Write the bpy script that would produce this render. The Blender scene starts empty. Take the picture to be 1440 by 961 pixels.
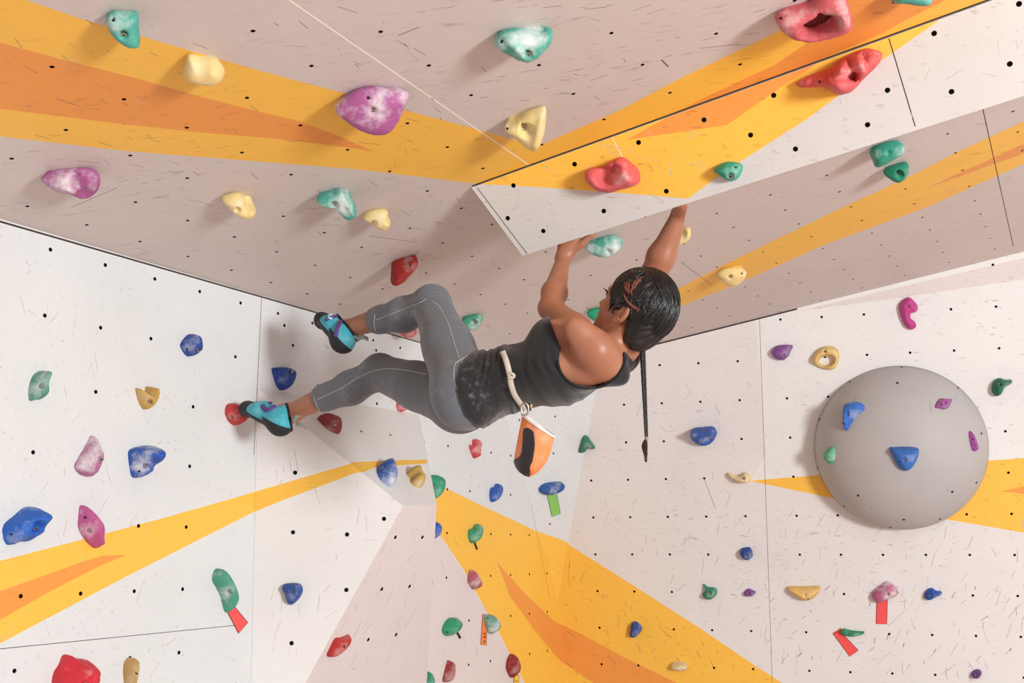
import bpy, bmesh, math, random
import numpy as np
from mathutils import Vector, Matrix, noise
from mathutils.geometry import delaunay_2d_cdt
from mathutils.bvhtree import BVHTree
random.seed(7); RNG = np.random.default_rng(7)
scene = bpy.context.scene
COL = scene.collection

# ------------------------------------------------------------------ camera model (focal in px of the 1440x961 frame)
F = 1500.0; PITCH = math.radians(11.0); CAM = np.array([0, 0, 1.45])
FW = np.array([0, math.cos(PITCH), math.sin(PITCH)]); UP = np.array([0, -math.sin(PITCH), math.cos(PITCH)]); RT = np.array([1., 0, 0])
CW = np.stack([RT, -UP, FW])            # rows: camera x (right), y (down), z (forward) in world axes
def ray(px, py): return RT*((px-720)/F) - UP*((py-480.5)/F) + FW
def proj(p):
    d = np.asarray(p, float)-CAM; z = d@FW
    return np.array([720+F*(d@RT)/z, 480.5-F*(d@UP)/z])
def projn(P):
    d = np.asarray(P, float)-CAM; z = d@FW
    return np.stack([720+F*(d@RT)/z, 480.5-F*(d@UP)/z], 1)
def unit(v): v = np.asarray(v, float); return v/np.linalg.norm(v)
def hit(px, py, pl):
    n, c = pl; r = ray(px, py); return CAM + r*(((c-CAM)@n)/(r@n))
def wpt(px, py, Z): return CAM + ray(px, py)*Z
def C3(px, py, Z): return np.array([(px-720)/F*Z, (py-480.5)/F*Z, Z])      # camera-axes metres, used to pose the body
def c2w(P): return CAM + np.asarray(P)@CW

cam_d = bpy.data.cameras.new('camera'); cam = bpy.data.objects.new('camera', cam_d); COL.objects.link(cam)
cam_d.sensor_width = 36; cam_d.lens = F/1440*36; cam_d.clip_start = 0.02
cam.matrix_world = Matrix(((RT[0], UP[0], -FW[0], CAM[0]), (RT[1], UP[1], -FW[1], CAM[1]), (RT[2], UP[2], -FW[2], CAM[2]), (0, 0, 0, 1)))
scene.camera = cam

# ------------------------------------------------------------------ planes of the place
uL = unit([.486, .874, 0]); nL = unit(np.cross(uL, [0, 0, 1])); LP = (nL, wpt(60, 560, 3.09))
uR = unit([.956, -.293, 0]); _nh = unit(np.cross(uR, [0, 0, 1])); _a = math.radians(14)
nR = _nh*math.cos(_a) - np.array([0, 0, 1])*math.sin(_a); RP = (nR, wpt(835, 750, 5.72))
vR = unit(np.cross(nR, uR)); vR = vR if vR[2] > 0 else -vR
_a1 = hit(0, 308, LP); _a3 = hit(599, 484, LP)
nC = unit(np.cross(_a3-_a1, hit(1068, 447, RP)-_a1)); nC = nC if nC[2] < 0 else -nC
CP = (nC, _a1); uC = unit(_a3-_a1); vC = unit(np.cross(uC, nC))      # -vC runs away from the left wall
vC = vC if vC@np.array([1, 0, 0]) < 0 else -vC

# ------------------------------------------------------------------ materials
def lin(c):
    return tuple(((x/255)/12.92 if x/255 <= .04045 else ((x/255+.055)/1.055)**2.4) for x in c)
def newmat(name, rough=.6, spec=.4):
    m = bpy.data.materials.new(name); m.use_nodes = True
    nt = m.node_tree; b = nt.nodes['Principled BSDF']
    b.inputs['Roughness'].default_value = rough; b.inputs['Specular IOR Level'].default_value = spec
    return m, nt, b
def N(nt, t, **kw):
    n = nt.nodes.new(t)
    for k, v in kw.items():
        if k.startswith('i_'):
            key = k[2:]; key = int(key) if key.isdigit() else key.replace('_', ' ')
            n.inputs[key].default_value = v
        else: setattr(n, k, v)
    return n
def ramp(nt, src, a, b):
    r = nt.nodes.new('ShaderNodeMapRange'); r.inputs[1].default_value = a; r.inputs[2].default_value = b; r.clamp = True
    nt.links.new(src, r.inputs[0]); return r.outputs[0]
def mix(nt, fac, c1, c2):
    m = nt.nodes.new('ShaderNodeMix'); m.data_type = 'RGBA'
    for i, v in ((0, fac), (6, c1), (7, c2)):
        if hasattr(v, 'links') or isinstance(v, bpy.types.NodeSocket): nt.links.new(v, m.inputs[i])
        else: m.inputs[i].default_value = v if i == 0 else (*v, 1)
    return m.outputs[2]
def mathn(nt, op, a, b=0.):
    m = nt.nodes.new('ShaderNodeMath'); m.operation = op
    for i, v in ((0, a), (1, b)):
        if isinstance(v, bpy.types.NodeSocket): nt.links.new(v, m.inputs[i])
        else: m.inputs[i].default_value = v
    return m.outputs[0]
def tex(nt, scale, detail=4, vec=None, rough=.55, seed=0):
    n = N(nt, 'ShaderNodeTexNoise', noise_dimensions='4D'); n.inputs['Scale'].default_value = scale; n.inputs['Detail'].default_value = detail
    n.inputs['Roughness'].default_value = rough; n.inputs['W'].default_value = seed
    if vec is not None: nt.links.new(vec, n.inputs['Vector'])
    return n.outputs[0]
def bump(nt, b, h, dist, strength=.5):
    n = N(nt, 'ShaderNodeBump'); n.inputs['Strength'].default_value = strength; n.inputs['Distance'].default_value = dist
    nt.links.new(h, n.inputs['Height']); nt.links.new(n.outputs[0], b.inputs['Normal'])

def wall_paint(name, rgb, scuff=.5, rough=.55, chalk=0.):
    """sanded, painted plywood: grain bump, thin dark shoe scuffs, rubbed dirty patches"""
    m, nt, b = newmat(name, rough, .35)
    tc = N(nt, 'ShaderNodeTexCoord').outputs['Object']
    col = lin(rgb)
    base = mix(nt, ramp(nt, tex(nt, 1.7, 5, tc, .6, 1), .35, .75), col, tuple(x*.93 for x in col))
    # scuffs: stretched noise in three directions
    tot = None
    for k, (rot, sx) in enumerate((((.5, .4, .3), 6), ((-.6, .9, 1.3), 8), ((.2, -.8, 2.2), 7))):
        mp = N(nt, 'ShaderNodeMapping'); mp.inputs['Rotation'].default_value = rot; mp.inputs['Scale'].default_value = (sx, sx*11, sx*11)
        nt.links.new(tc, mp.inputs['Vector'])
        s = ramp(nt, tex(nt, 1.0, 3, mp.outputs[0], .5, 11+k), .63, .72)
        mask = ramp(nt, tex(nt, 2.4, 3, tc, .6, 21+k), .42, .62)
        s = mathn(nt, 'MULTIPLY', s, mask)
        tot = s if tot is None else mathn(nt, 'MAXIMUM', tot, s)
    tot = mathn(nt, 'MULTIPLY', tot, scuff)
    c = mix(nt, tot, base, tuple(x*.32 for x in col))
    dirt = mathn(nt, 'MULTIPLY', ramp(nt, tex(nt, 3.1, 6, tc, .7, 31), .56, .78), scuff*.32)
    c = mix(nt, dirt, c, (col[0]*.62, col[1]*.5, col[2]*.44))
    ck = mathn(nt, 'MULTIPLY', ramp(nt, tex(nt, 5.0, 8, tc, .8, 41), .62, .8), .25+chalk)
    c = mix(nt, ck, c, (.86, .85, .84))
    nt.links.new(c, b.inputs['Base Color'])
    bump(nt, b, tex(nt, 260, 3, tc, .6, 5), .0012, .35)
    return m
def plain(name, rgb, rough=.5, spec=.4, metal=0, fine=None, linear=False):
    m, nt, b = newmat(name, rough, spec); b.inputs['Metallic'].default_value = metal
    c = rgb if linear else lin(rgb)
    if fine:
        tc = N(nt, 'ShaderNodeTexCoord').outputs['Object']
        nt.links.new(mix(nt, ramp(nt, tex(nt, fine, 4, tc), .3, .7), c, tuple(x*.75 for x in c)), b.inputs['Base Color'])
    else: b.inputs['Base Color'].default_value = (*c, 1)
    return m
_hm = {}
def hold_mat(rgb, chalk=.3):
    key = (rgb, chalk)
    if key in _hm: return _hm[key]
    m, nt, b = newmat('hold_resin', .58, .35)
    tc = N(nt, 'ShaderNodeTexCoord').outputs['Object']; col = lin(rgb)
    base = mix(nt, ramp(nt, tex(nt, 14, 4, tc, .6, 3), .3, .7), col, tuple(x*.8 for x in col))
    f = mathn(nt, 'MULTIPLY', ramp(nt, tex(nt, 13, 6, tc, .66, 8), .53-.13*chalk, .76-.12*chalk), min(1, .45+chalk*.8))
    c = mix(nt, f, base, (.80, .80, .78))
    nt.links.new(c, b.inputs['Base Color'])
    bump(nt, b, tex(nt, 420, 3, tc, .6, 5), .0012, .5)
    _hm[key] = m
    return m

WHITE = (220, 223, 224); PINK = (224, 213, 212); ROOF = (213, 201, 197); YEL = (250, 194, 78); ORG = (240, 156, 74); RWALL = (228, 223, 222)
M_white = wall_paint('white_wall_paint', WHITE, .45, .5)
M_rwhite = wall_paint('cool_white_wall_paint', (233, 232, 231), .45, .5)
M_scuff = plain('rubber_scuff', (128, 108, 100), .7)
M_lscuff = plain('faint_rubber_scuff', (186, 178, 174), .7)
M_vwhite = wall_paint('volume_white_paint', (232, 231, 229), .3, .6, .1)
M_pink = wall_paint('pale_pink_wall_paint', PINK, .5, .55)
M_roof = wall_paint('roof_pink_paint', ROOF, .55, .5, .1)
M_vol = wall_paint('volume_grey_paint', (212, 209, 207), .5, .6, .1)
M_rw = wall_paint('warm_white_wall_paint', RWALL, .5, .55)
M_yel = wall_paint('yellow_wall_paint', YEL, .5, .5)
M_org = wall_paint('orange_wall_paint', ORG, .5, .5)
M_hole = plain('hole_steel', (26, 24, 23), .5)
M_seam_gap = plain('dark_seam_shadow_gap', (58, 50, 46), .8)  # panel seams, and painted shade where the walls meet the roof
M_seamlite = plain('light_seam_filler', (246, 240, 230), .7)
M_back = plain('raw_plywood', (190, 160, 120), .8)
M_steel = plain('bolt_steel', (190, 185, 178), .3, .5, 1)
M_mat = plain('crash_mat_vinyl', (186, 158, 146), .6)

# ------------------------------------------------------------------ object helpers
def mesh_obj(name, verts, faces, mats, parent=None, origin=None, smooth=True, fm=None):
    o3 = np.zeros(3) if origin is None else np.asarray(origin)
    me = bpy.data.meshes.new(name)
    me.from_pydata([tuple(np.asarray(v)-o3) for v in verts], [], [tuple(int(i) for i in f) for f in faces])
    for m in (mats if isinstance(mats, (list, tuple)) else [mats]): me.materials.append(m)
    if fm is not None: me.polygons.foreach_set('material_index', np.asarray(fm, dtype=np.int32))
    if smooth: me.polygons.foreach_set('use_smooth', [True]*len(me.polygons))
    me.update()
    ob = bpy.data.objects.new(name, me); COL.objects.link(ob)
    if parent is not None: ob.parent = parent
    else: ob.location = o3
    return ob
def tag(o, label=None, cat=None, group=None, kind=None):
    for k, v in (('label', label), ('category', cat), ('group', group), ('kind', kind)):
        if v: o[k] = v
    return o
def tube(pts, rad, seg=8, closed=False, cap=True):
    """verts, faces of a round tube along pts with radius rad (number or list)"""
    P = np.asarray(pts, float); n = len(P); R = np.full(n, rad, float) if np.isscalar(rad) else np.asarray(rad, float)
    T = np.gradient(P, axis=0) if not closed else np.roll(P, -1, 0)-np.roll(P, 1, 0)
    T /= np.linalg.norm(T, axis=1, keepdims=True)+1e-12
    a = np.array([0, 0, 1.]) if abs(T[0][2]) < .9 else np.array([1., 0, 0])
    V = []; nrm = unit(np.cross(T[0], a))
    for i in range(n):
        nrm = nrm-T[i]*(nrm@T[i]); nrm = unit(nrm); bn = np.cross(T[i], nrm)
        for s in range(seg):
            t = 2*math.pi*s/seg; V.append(P[i]+R[i]*(math.cos(t)*nrm+math.sin(t)*bn))
    Fc = []
    for i in range(n if closed else n-1):
        j = (i+1) % n
        for s in range(seg):
            s2 = (s+1) % seg; Fc.append((i*seg+s, i*seg+s2, j*seg+s2, j*seg+s))
    if cap and not closed: Fc.append(tuple(range(seg))[::-1]); Fc.append(tuple((n-1)*seg+s for s in range(seg)))
    return V, Fc
def merge(parts):
    V, Fc = [], []
    for v, f in parts:
        o = len(V); V += list(v); Fc += [tuple(i+o for i in q) for q in f]
    return V, Fc
def spline(pts, sub=8, closed=False):
    P = np.asarray(pts, float); n = len(P); out = []
    for i in range(n if closed else n-1):
        if closed: p0, p1, p2, p3 = P[i-1], P[i], P[(i+1) % n], P[(i+2) % n]
        else: p0, p1, p2, p3 = P[max(i-1, 0)], P[i], P[i+1], P[min(i+2, n-1)]
        for k in range(sub):
            t = k/sub
            out.append(.5*((2*p1)+(-p0+p2)*t+(2*p0-5*p1+4*p2-p3)*t*t+(-p0+3*p1-3*p2+p3)*t**3))
    if not closed: out.append(P[-1])
    return np.array(out)
def inpoly(Q, poly):
    """vectorised point in polygon"""
    Q = np.atleast_2d(Q); poly = np.asarray(poly); x, y = Q[:, 0], Q[:, 1]; r = np.zeros(len(Q), bool)
    for i in range(len(poly)):
        x1, y1 = poly[i]; x2, y2 = poly[i-1]
        c = ((y1 > y) != (y2 > y)); 
        with np.errstate(divide='ignore', invalid='ignore'): r ^= c & (x < (x2-x1)*(y-y1)/(y2-y1+1e-15)+x1)
    return r
def distpoly(Q, poly):
    Q = np.atleast_2d(Q); d = np.full(len(Q), 1e9)
    for i in range(len(poly)):
        a, b = np.asarray(poly[i-1]), np.asarray(poly[i]); ab = b-a
        t = np.clip(((Q-a)@ab)/(ab@ab+1e-15), 0, 1); d = np.minimum(d, np.linalg.norm(Q-a-t[:, None]*ab, axis=1))
    return d

class Panel:
    """painted plywood sheets: constrained Delaunay faces carry paint edges, seams and real bolt holes"""
    def __init__(s): s.V = []; s.F = []; s.M = []
    def face(s, plane, boundary, paints=(), seams=(), holes=(), base=0, hole_mat=None, r=.0065, depth=.02, back=.04, up=None):
        n, c = plane; n = np.asarray(n); eu = unit(np.cross(up if up is not None else [0, 0, 1.], n)) if abs(n[2]) < .95 or up is not None else unit(np.cross([0, 1., 0], n))
        ev = np.cross(n, eu)
        two = lambda p: np.array([(np.asarray(p)-c)@eu, (np.asarray(p)-c)@ev])
        B = [two(p) for p in boundary]
        P2, E = [], []
        def loop(L):
            o = len(P2); P2.extend(L); E.extend([(o+i, o+(i+1) % len(L)) for i in range(len(L))])
        loop(B)
        pp = []
        for mi, poly in paints:
            L = [two(p) for p in poly]; loop(L); pp.append((mi, np.array(L)))
        for mi, a, b, w in seams:
            a, b = two(a), two(b); t = (b-a)/np.linalg.norm(b-a); q = np.array([-t[1], t[0]])*w/2
            L = [a-q, b-q, b+q, a+q]; loop(L); pp.append((mi, np.array(L)))
        hs = []
        for h in holes:
            h = two(h)
            if not inpoly(h, B)[0] or distpoly(h, B)[0] < r*1.6: continue
            L = [h+r*np.array([math.cos(t), math.sin(t)]) for t in np.arange(10)*math.pi/5]; loop(L); hs.append((h, L))
        vo, eo, fo, _, _, _ = delaunay_2d_cdt([Vector(p) for p in P2], E, [], 0, 1e-6)
        vo = np.array([tuple(v) for v in vo]); fo = [f for f in fo]
        ce = np.array([vo[list(f)].mean(0) for f in fo])
        ok = inpoly(ce, B); mi = np.full(len(fo), base)
        for m, poly in pp: mi[inpoly(ce, poly)] = m
        if hs:
            H = np.array([h for h, _ in hs])
            for i, cc in enumerate(ce):
                if np.min(((H-cc)**2).sum(1)) < (r*.97)**2: ok[i] = False
        w3 = lambda q, d=0: c+eu*q[0]+ev*q[1]+n*d
        o = len(s.V); s.V += [w3(q) for q in vo]
        for i, f in enumerate(fo):
            if ok[i]:
                a, b, d = vo[list(f[:3])]
                ff = f if (b-a)[0]*(d-a)[1]-(b-a)[1]*(d-a)[0] > 0 else f[::-1]
                s.F.append(tuple(k+o for k in ff)); s.M.append(int(mi[i]))
        if hole_mat is not None:
            for h, L in hs:
                o = len(s.V); s.V += [w3(q) for q in L]+[w3(q, -depth) for q in L]; k = len(L)
                for i in range(k): j = (i+1) % k; s.F.append((o+i, o+k+i, o+k+j, o+j)); s.M.append(hole_mat)
                s.F.append(tuple(o+k+i for i in range(k))); s.M.append(hole_mat)
        if back:
            o = len(s.V); k = len(B); s.V += [w3(q) for q in B]+[w3(q, -back) for q in B]
            ccw = sum(B[i-1][0]*B[i][1]-B[i][0]*B[i-1][1] for i in range(k)) > 0
            for i in range(k):
                j = (i+1) % k; q = (o+i, o+k+i, o+k+j, o+j); s.F.append(q if ccw else q[::-1]); s.M.append(base)
            q = tuple(o+k+i for i in range(k)); s.F.append(q[::-1] if ccw else q); s.M.append(base)
    def build(s, name, mats, origin, **kw): return mesh_obj(name, s.V, s.F, mats, origin=origin, smooth=False, fm=s.M, **kw)

# ------------------------------------------------------------------ WALLS
MATS = [M_white, M_yel, M_org, M_pink, M_hole, M_seam_gap, M_seamlite, M_roof, M_vol, M_back, M_rw, M_rwhite, M_scuff, M_vwhite, M_lscuff]
W_, Y_, O_, K_, H_, S_, SL_, R_, V_, B_, RW_, X_, U_, VW_, LU_ = range(15)
def scuffs(pl, polys, n, m=None, lo=.015, hi=.075, w=.0022, ang=None, seed=1):
    """short rubber streaks left by shoes, lying in the painted plane"""
    g = np.random.default_rng(seed); out = []; e1 = unit(np.cross([0, 0, 1.], pl[0])) if abs(pl[0][2]) < .9 else unit(uC); e2 = np.cross(pl[0], e1)
    while len(out) < n:
        poly = polys[g.integers(len(polys))]; P = np.array(poly); x, y = g.uniform(P.min(0), P.max(0))
        if not inpoly([(x, y)], P)[0]: continue
        a = hit(x, y, pl); t = g.normal(*ang) if ang else g.uniform(0, math.pi); L = g.uniform(lo, hi)*g.uniform(.5, 1)
        mm = m if m is not None else (U_ if g.random() < .45 else LU_)
        out.append((mm, a, a+(e1*math.cos(t)+e2*math.sin(t))*L, w*g.uniform(.4, 1.2)))
    return out
hp = lambda pl, pts: [hit(x, y, pl) for x, y in pts]
def line2(p1, d1, p2, d2, n):      # intersection of two coplanar lines
    A = np.stack([d1, -d2], 1); t = np.linalg.lstsq(A, p2-p1, rcond=None)[0]; return p1+d1*t[0]
def isect(a, b):                   # line of two planes -> point, direction
    d = np.cross(a[0], b[0]); p = np.linalg.solve(np.array([a[0], b[0], d]), [a[0]@a[1], b[0]@b[1], 0]); return p, unit(d)
FLOOR = 0.0; FP = (np.array([0, 0, 1.]), np.zeros(3))
def three(a, b, c): return np.linalg.solve(np.array([a[0], b[0], c[0]]), [a[0]@a[1], b[0]@b[1], c[0]@c[1]])
X_top = three(LP, RP, CP); X_bot = three(LP, RP, FP)
# left wall
A_ = LP[1]
L_u0 = -3.0
Lp = lambda s, z: np.array([*(A_+uL*s)[:2], z])
zC = lambda p: None
edge0 = three(LP, CP, (uL, A_+uL*L_u0))
wl = Panel()
gL = hit(63, 444, LP)
holesL = [gL+uL*.2*i+np.array([0, 0, .2*j]) for i in range(-9, 17) for j in range(-8, 3) if not (3.6 < i < 9.4 and j < 1) or (i in (4,) and False)]
holesL += hp(LP, [(447, 543), (530, 568), (412, 486), (331, 502), (400, 458), (529, 493), (555, 505)])
bl = [Lp(L_u0, 0), X_bot, X_top, edge0]
wl.face(LP, bl, [
    (Y_, hp(LP, [(-60, 801), (0, 789), (97, 764), (222, 731), (328, 701), (358, 692), (400, 680), (400, 703), (355.5, 721), (178, 811), (0, 905.5), (-60, 935)])),
    (O_, hp(LP, [(-60, 850), (0, 832), (117, 790), (144, 782), (178, 780.5), (139, 797), (69, 833), (0, 872), (-60, 900)])),
    (K_, hp(LP, [(560, 790), (614, 747), (621, 755.5), (682, 855.5), (704, 894), (760, 1000), (540, 1000)])),
    (Y_, hp(LP, [(600, 672), (627, 687), (681, 713), (720, 731), (751, 746), (800, 766), (830, 1010), (765, 1010), (738, 961), (704, 894), (682, 855.5), (654, 805.5), (621, 755.5), (600, 735)])),
    (O_, hp(LP, [(697.5, 787.5), (700, 792), (739, 836), (779, 873.5), (810, 890), (840, 970), (786, 928), (753, 889), (717, 839)])),
  ], [(S_, hit(368, 416, LP), hit(357, 640, LP), .0025), (S_, hit(0, 913, LP), hit(330, 880, LP), .002), (S_, hit(745, 700, LP), hit(773, 840, LP), .002),
      *scuffs(LP, [[(0, 420), (350, 520), (350, 960), (0, 960)]], 46, LU_, .02, .10, .0016, (1.45, .5), 2), *scuffs(LP, [[(620, 620), (760, 640), (780, 960), (620, 960)]], 30, None, .02, .09, .002, (1.3, .5), 3),
      (S_, hit(-200, 254, LP), hit(700, 513.5, LP), .006)],  # shade of the gap under the roof, painted as a dark strip
  holesL, W_, H_)
o = wl.build('wall_left', MATS, A_); tag(o, 'white left wall with yellow and orange painted wedge and bolt holes', 'wall', kind='structure')
# right wall (leans out over the floor)
far_r = RP[1]+uR*5.2
eR = (uR, far_r)
r_bot = three(RP, eR, FP); r_top = three(RP, eR, CP)
gR = hit(835, 780, RP); holesR = []
for j in range(-9, 8):
    for i in range(0, 24):
        off = .045+.012*j if i < 5 else .35-.021*j
        q = gR+uR*.2*(i+off)+vR*.2*j
        holesR.append(q)
wr = Panel()
wr.face(RP, [X_bot, r_bot, r_top, X_top], [
    (X_, hp(RP, [(1062, 440), (1440, 330), (1700, 250), (1700, 660), (1054, 676.5), (1078, 640)])),
    (K_, hp(RP, [(1121, 438), (1440, 363), (1700, 300), (1700, 355), (1440, 393), (1250, 421)])),
    (Y_, hp(RP, [(760, 745), (786, 758), (894, 826), (983, 883), (1061, 936), (1100, 961), (1160, 1000), (1160, 1030), (760, 1030)])),
    (O_, hp(RP, [(770, 868), (779, 873.5), (817, 892), (878, 925), (950, 960), (1020, 1000), (900, 1000), (833, 960), (786, 928), (765, 915)])),
    (Y_, hp(RP, [(1054, 676.5), (1145.5, 669), (1390, 648), (1440, 644.5), (1600, 632), (1600, 776), (1440, 749.5), (1332, 731), (1165, 699.5), (1104, 687)])),
    (O_, hp(RP, [(1407, 691.5), (1440, 684), (1600, 655), (1600, 716), (1440, 695)])),
  ], [(S_, hit(1068, 447, RP), hit(1086, 960, RP), .002), *scuffs(RP, [[(800, 700), (1440, 740), (1440, 961), (1100, 961)]], 120, LU_, .02, .11, .0032, (1.2, .35), 4), *scuffs(RP, [[(1080, 830), (1440, 830), (1440, 950), (1080, 950)]], 40, U_, .01, .06, .003, (1.1, .3), 14),
      *scuffs(RP, [[(800, 790), (880, 840), (1060, 950), (800, 950)]], 55, U_, .015, .08, .0022, (1.9, .5), 5), *scuffs(RP, [[(850, 520), (1060, 480), (1060, 700), (850, 720)]], 24, LU_, .02, .10, .0025, (1.9, .4), 6),
      (U_, hit(991, 676, RP), hit(1006, 715, RP), .0025), (U_, hit(775, 601, RP), hit(805, 603, RP), .004), (U_, hit(782, 622, RP), hit(807, 625, RP), .004), (S_, hit(850, 502.5, RP), hit(1121, 434.5, RP), .009)], holesR, RW_, H_)  # last strip: shadow line along the roof joint, put into the colour
o = wr.build('wall_right', MATS, RP[1]); tag(o, 'leaning pale right wall with yellow stripes and rows of bolt holes', 'wall', kind='structure')
# corner infill facet between the two walls
ft1 = hit(690, 511, LP); ft2 = hit(846, 503.5, RP); pLR = isect(LP, RP)
zz = min(np.linspace(X_bot[2], X_top[2], 400), key=lambda z: abs(proj(pLR[0]+pLR[1]*((z-pLR[0][2])/pLR[1][2]))[1]-842))
ft3 = pLR[0]+pLR[1]*((zz-pLR[0][2])/pLR[1][2])
nF = unit(np.cross(ft2-ft1, ft3-ft1)); nF = nF if nF@FW < 0 else -nF
FCP = (nF, (ft1+ft2+ft3)/3)
fc = Panel()
hF = hp(FCP, [(780.5, 586), (730, 591), (778, 638), (773, 737), (770.5, 786)])
fc.face(FCP, [ft1, ft3, ft2], [(Y_, hp(FCP, [(740, 741), (751, 746), (786, 758), (800, 764), (790, 860), (760, 850)]))], [(S_, hit(705, 582, FCP), hit(771, 835, FCP), .002)], hF, W_, H_, back=.01)
o = fc.build('wall_corner', MATS, FCP[1]); tag(o, 'narrow white triangular panel filling the wall corner', 'wall', kind='structure')
# overhanging roof
c_near_l = edge0; vN = -vC
gC = _a1+uC*.004-vN*0; 
holesC = [_a1+uC*(.004+.2*i)+vN*(.112+.204*j) for i in range(-15, 22) for j in range(0, 19)]
c_near_r = three(CP, eR, (uC, CP[1]+uC*-3.0)) if False else None
rA = edge0; rB = X_top; rC = r_top
rD = rA+vN*4.4
s0 = hit(663, 262, CP); s1 = hit(1390, 0, CP); eS = unit(s1-s0)
ro = Panel()
yb_top = [(-80, -30), (36, 0), (122, 29), (200, 51), (272, 73), (400, 109), (488, 132), (571, 155.5), (665.5, 180.5), (721, 196), (758, 205), (872, 155), (961, 108), (1100, 42), (1200, -8), (1330, -80)]
yb_bot = [(1500, -80), (1390, 0), (1160, 83), (900, 177), (675, 259), (500, 238), (400, 230), (182, 213), (0, 192), (-80, 182)]
ro.face(CP, [rA, rB, rC, rD], [
    (Y_, hp(CP, yb_top+yb_bot)),
    (O_, hp(CP, [(-80, 38), (0, 60), (97, 86), (192, 110), (278, 135), (360, 156), (415, 169), (471, 189), (528, 214), (493, 208), (396, 196), (278, 186), (167, 174), (0, 153), (-80, 143)])),
    (O_, hp(CP, [(945, 161), (1000, 133), (1090, 91), (1150, 50), (1190, 0), (1230, -50), (1420, -60), (1330, 0), (1280, 25), (1240, 47), (1170, 77), (1135, 92)])),
    (Y_, hp(CP, [(870, 455), (945, 410), (1040, 362), (1157, 305), (1290, 243), (1345.5, 214), (1440, 171), (1600, 95), (1600, 155), (1440, 230.5), (1307, 290), (1157, 345.5), (1040, 398), (950, 434), (890, 462)])),
    (O_, hp(CP, [(1300, 266), (1440, 202), (1600, 118), (1600, 138), (1440, 216)])),
  ], [(SL_, hit(395, -8, CP), hit(745, 233, CP), .004), (S_, hit(1382, 153, CP), hit(1425, 347, CP), .003), (S_, hit(958, 369, CP), hit(1000, 400, CP), .002),
      *scuffs(CP, [[(0, 0), (700, 0), (700, 250), (560, 440), (300, 400), (0, 300)]], 110, U_, .012, .07, .0018, (.15, .35), 7), *scuffs(CP, [[(560, 260), (740, 300), (720, 460), (470, 430)]], 45, U_, .02, .10, .002, (.1, .4), 8),
      *scuffs(CP, [[(700, 0), (1100, 20), (760, 200), (560, 100)]], 40, U_, .012, .06, .002, (1.0, .5), 9), *scuffs(CP, [[(980, 300), (1440, 150), (1440, 340), (960, 470), (740, 400)]], 60, LU_, .02, .09, .002, (.6, .6), 10),
      (U_, hit(520, 332, CP), hit(585, 341, CP), .003), (U_, hit(930, 84, CP), hit(940, 94, CP), .005), (U_, hit(984, 68, CP), hit(1040, 62, CP), .0025), (U_, hit(100, 292, CP), hit(165, 264, CP), .0025), (U_, hit(560, 50, CP), hit(590, 38, CP), .003),
      (S_, hit(663, 262, CP), hit(1700, -112, CP), .008)],
  holesC, R_, H_, back=.06, r=.0057)
o = ro.build('ceiling', MATS, CP[1]); tag(o, 'low overhanging climbing roof in dusty pink with yellow bands', 'ceiling', kind='structure')
# padded floor below the frame
fl = [(-4, -6.5, 0), (9, -6.5, 0), (9, 9, 0), (-4, 9, 0)]
mesh_obj('floor', fl+[(x, y, -.3) for x, y, _ in fl], [(0, 1, 2, 3), (7, 6, 5, 4)]+[((i+1) % 4, i, i+4, (i+1) % 4+4) for i in range(4)], M_mat, smooth=False)
tag(bpy.data.objects['floor'], 'terracotta padded crash mat floor', 'floor', kind='structure')

# ------------------------------------------------------------------ VOLUMES
w0 = unit(np.cross(nC, eS)); w0 = w0 if w0@FW < 0 else -w0        # along the roof, towards the viewer
aw = math.radians(60)
wF = -w0*math.cos(aw)+nC*math.sin(aw)                              # down the wedge's front face
nW = unit(np.cross(eS, wF)); nW = nW if nW@FW < 0 else -nW
WP = (nW, s0)
wv1 = hit(735, 360, WP); wv2 = hit(1440, 135, WP); eV = unit(wv2-wv1)
wv2 = wv1+eV*2.6; s1x = s0+eS*2.6
thk = .19
bk0 = s0-w0*thk+eS*.10; bk1 = s1x-w0*(thk+.05)
lip = .02
wd = Panel()
gap = nC*.004
WH = [(722, 261), (714, 307), (764, 325), (808, 231), (849, 297), (898, 200.5), (937, 269), (990, 168.6), (1055.5, 190), (1088, 134.2), (1118.6, 209.7), (1220, 175.5), (1248, 127), (1313.6, 47), (1338, 129), (1433, 5.5), (1420, 90)]
wd.face(WP, [s0+gap, wv1, wv2, s1x+gap], [
    (Y_, [s0+gap+wF*-.003]+hp(WP, [(668, 259), (677.5, 259.5), (721, 261), (790, 265.5), (865, 271), (967.5, 279.5), (992, 261), (1040, 228), (1134, 168), (1173, 139), (1234, 89), (1318, 30.5), (1420, -60)])+[s0+eS*1.9]),
    (O_, hp(WP, [(880.5, 197), (1022, 176), (1058, 151), (1104, 119), (1148, 91), (1130, 93), (940, 164)])),
  ], [(S_, hit(1250, 54, WP), hit(1287, 178, WP), .003), (SL_, hit(861, 194, WP), hit(876, 222, WP), .002), *scuffs(WP, [[(690, 262), (960, 284), (745, 345)], [(700, 255), (1000, 160), (1000, 250)], [(1000, 260), (1300, 60), (1440, 20), (1440, 120)]], 50, LU_, .015, .06, .002, None, 11), (S_, hit(671, 264, WP), hit(741, 357, WP), .0025)],
  hp(WP, WH), V_, H_, r=.0075, back=0)
def quad(pn, pts, m, ref):
    o = len(pn.V); pn.V += list(pts); n = np.cross(pts[1]-pts[0], pts[2]-pts[0]); f = tuple(o+i for i in range(len(pts)))
    c = sum(pts)/len(pts); pn.F.append(f if n@(c-ref) > 0 else f[::-1]); pn.M.append(m)
cen = (s0+wv1+wv2+s1x+bk0+bk1)/6
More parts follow.
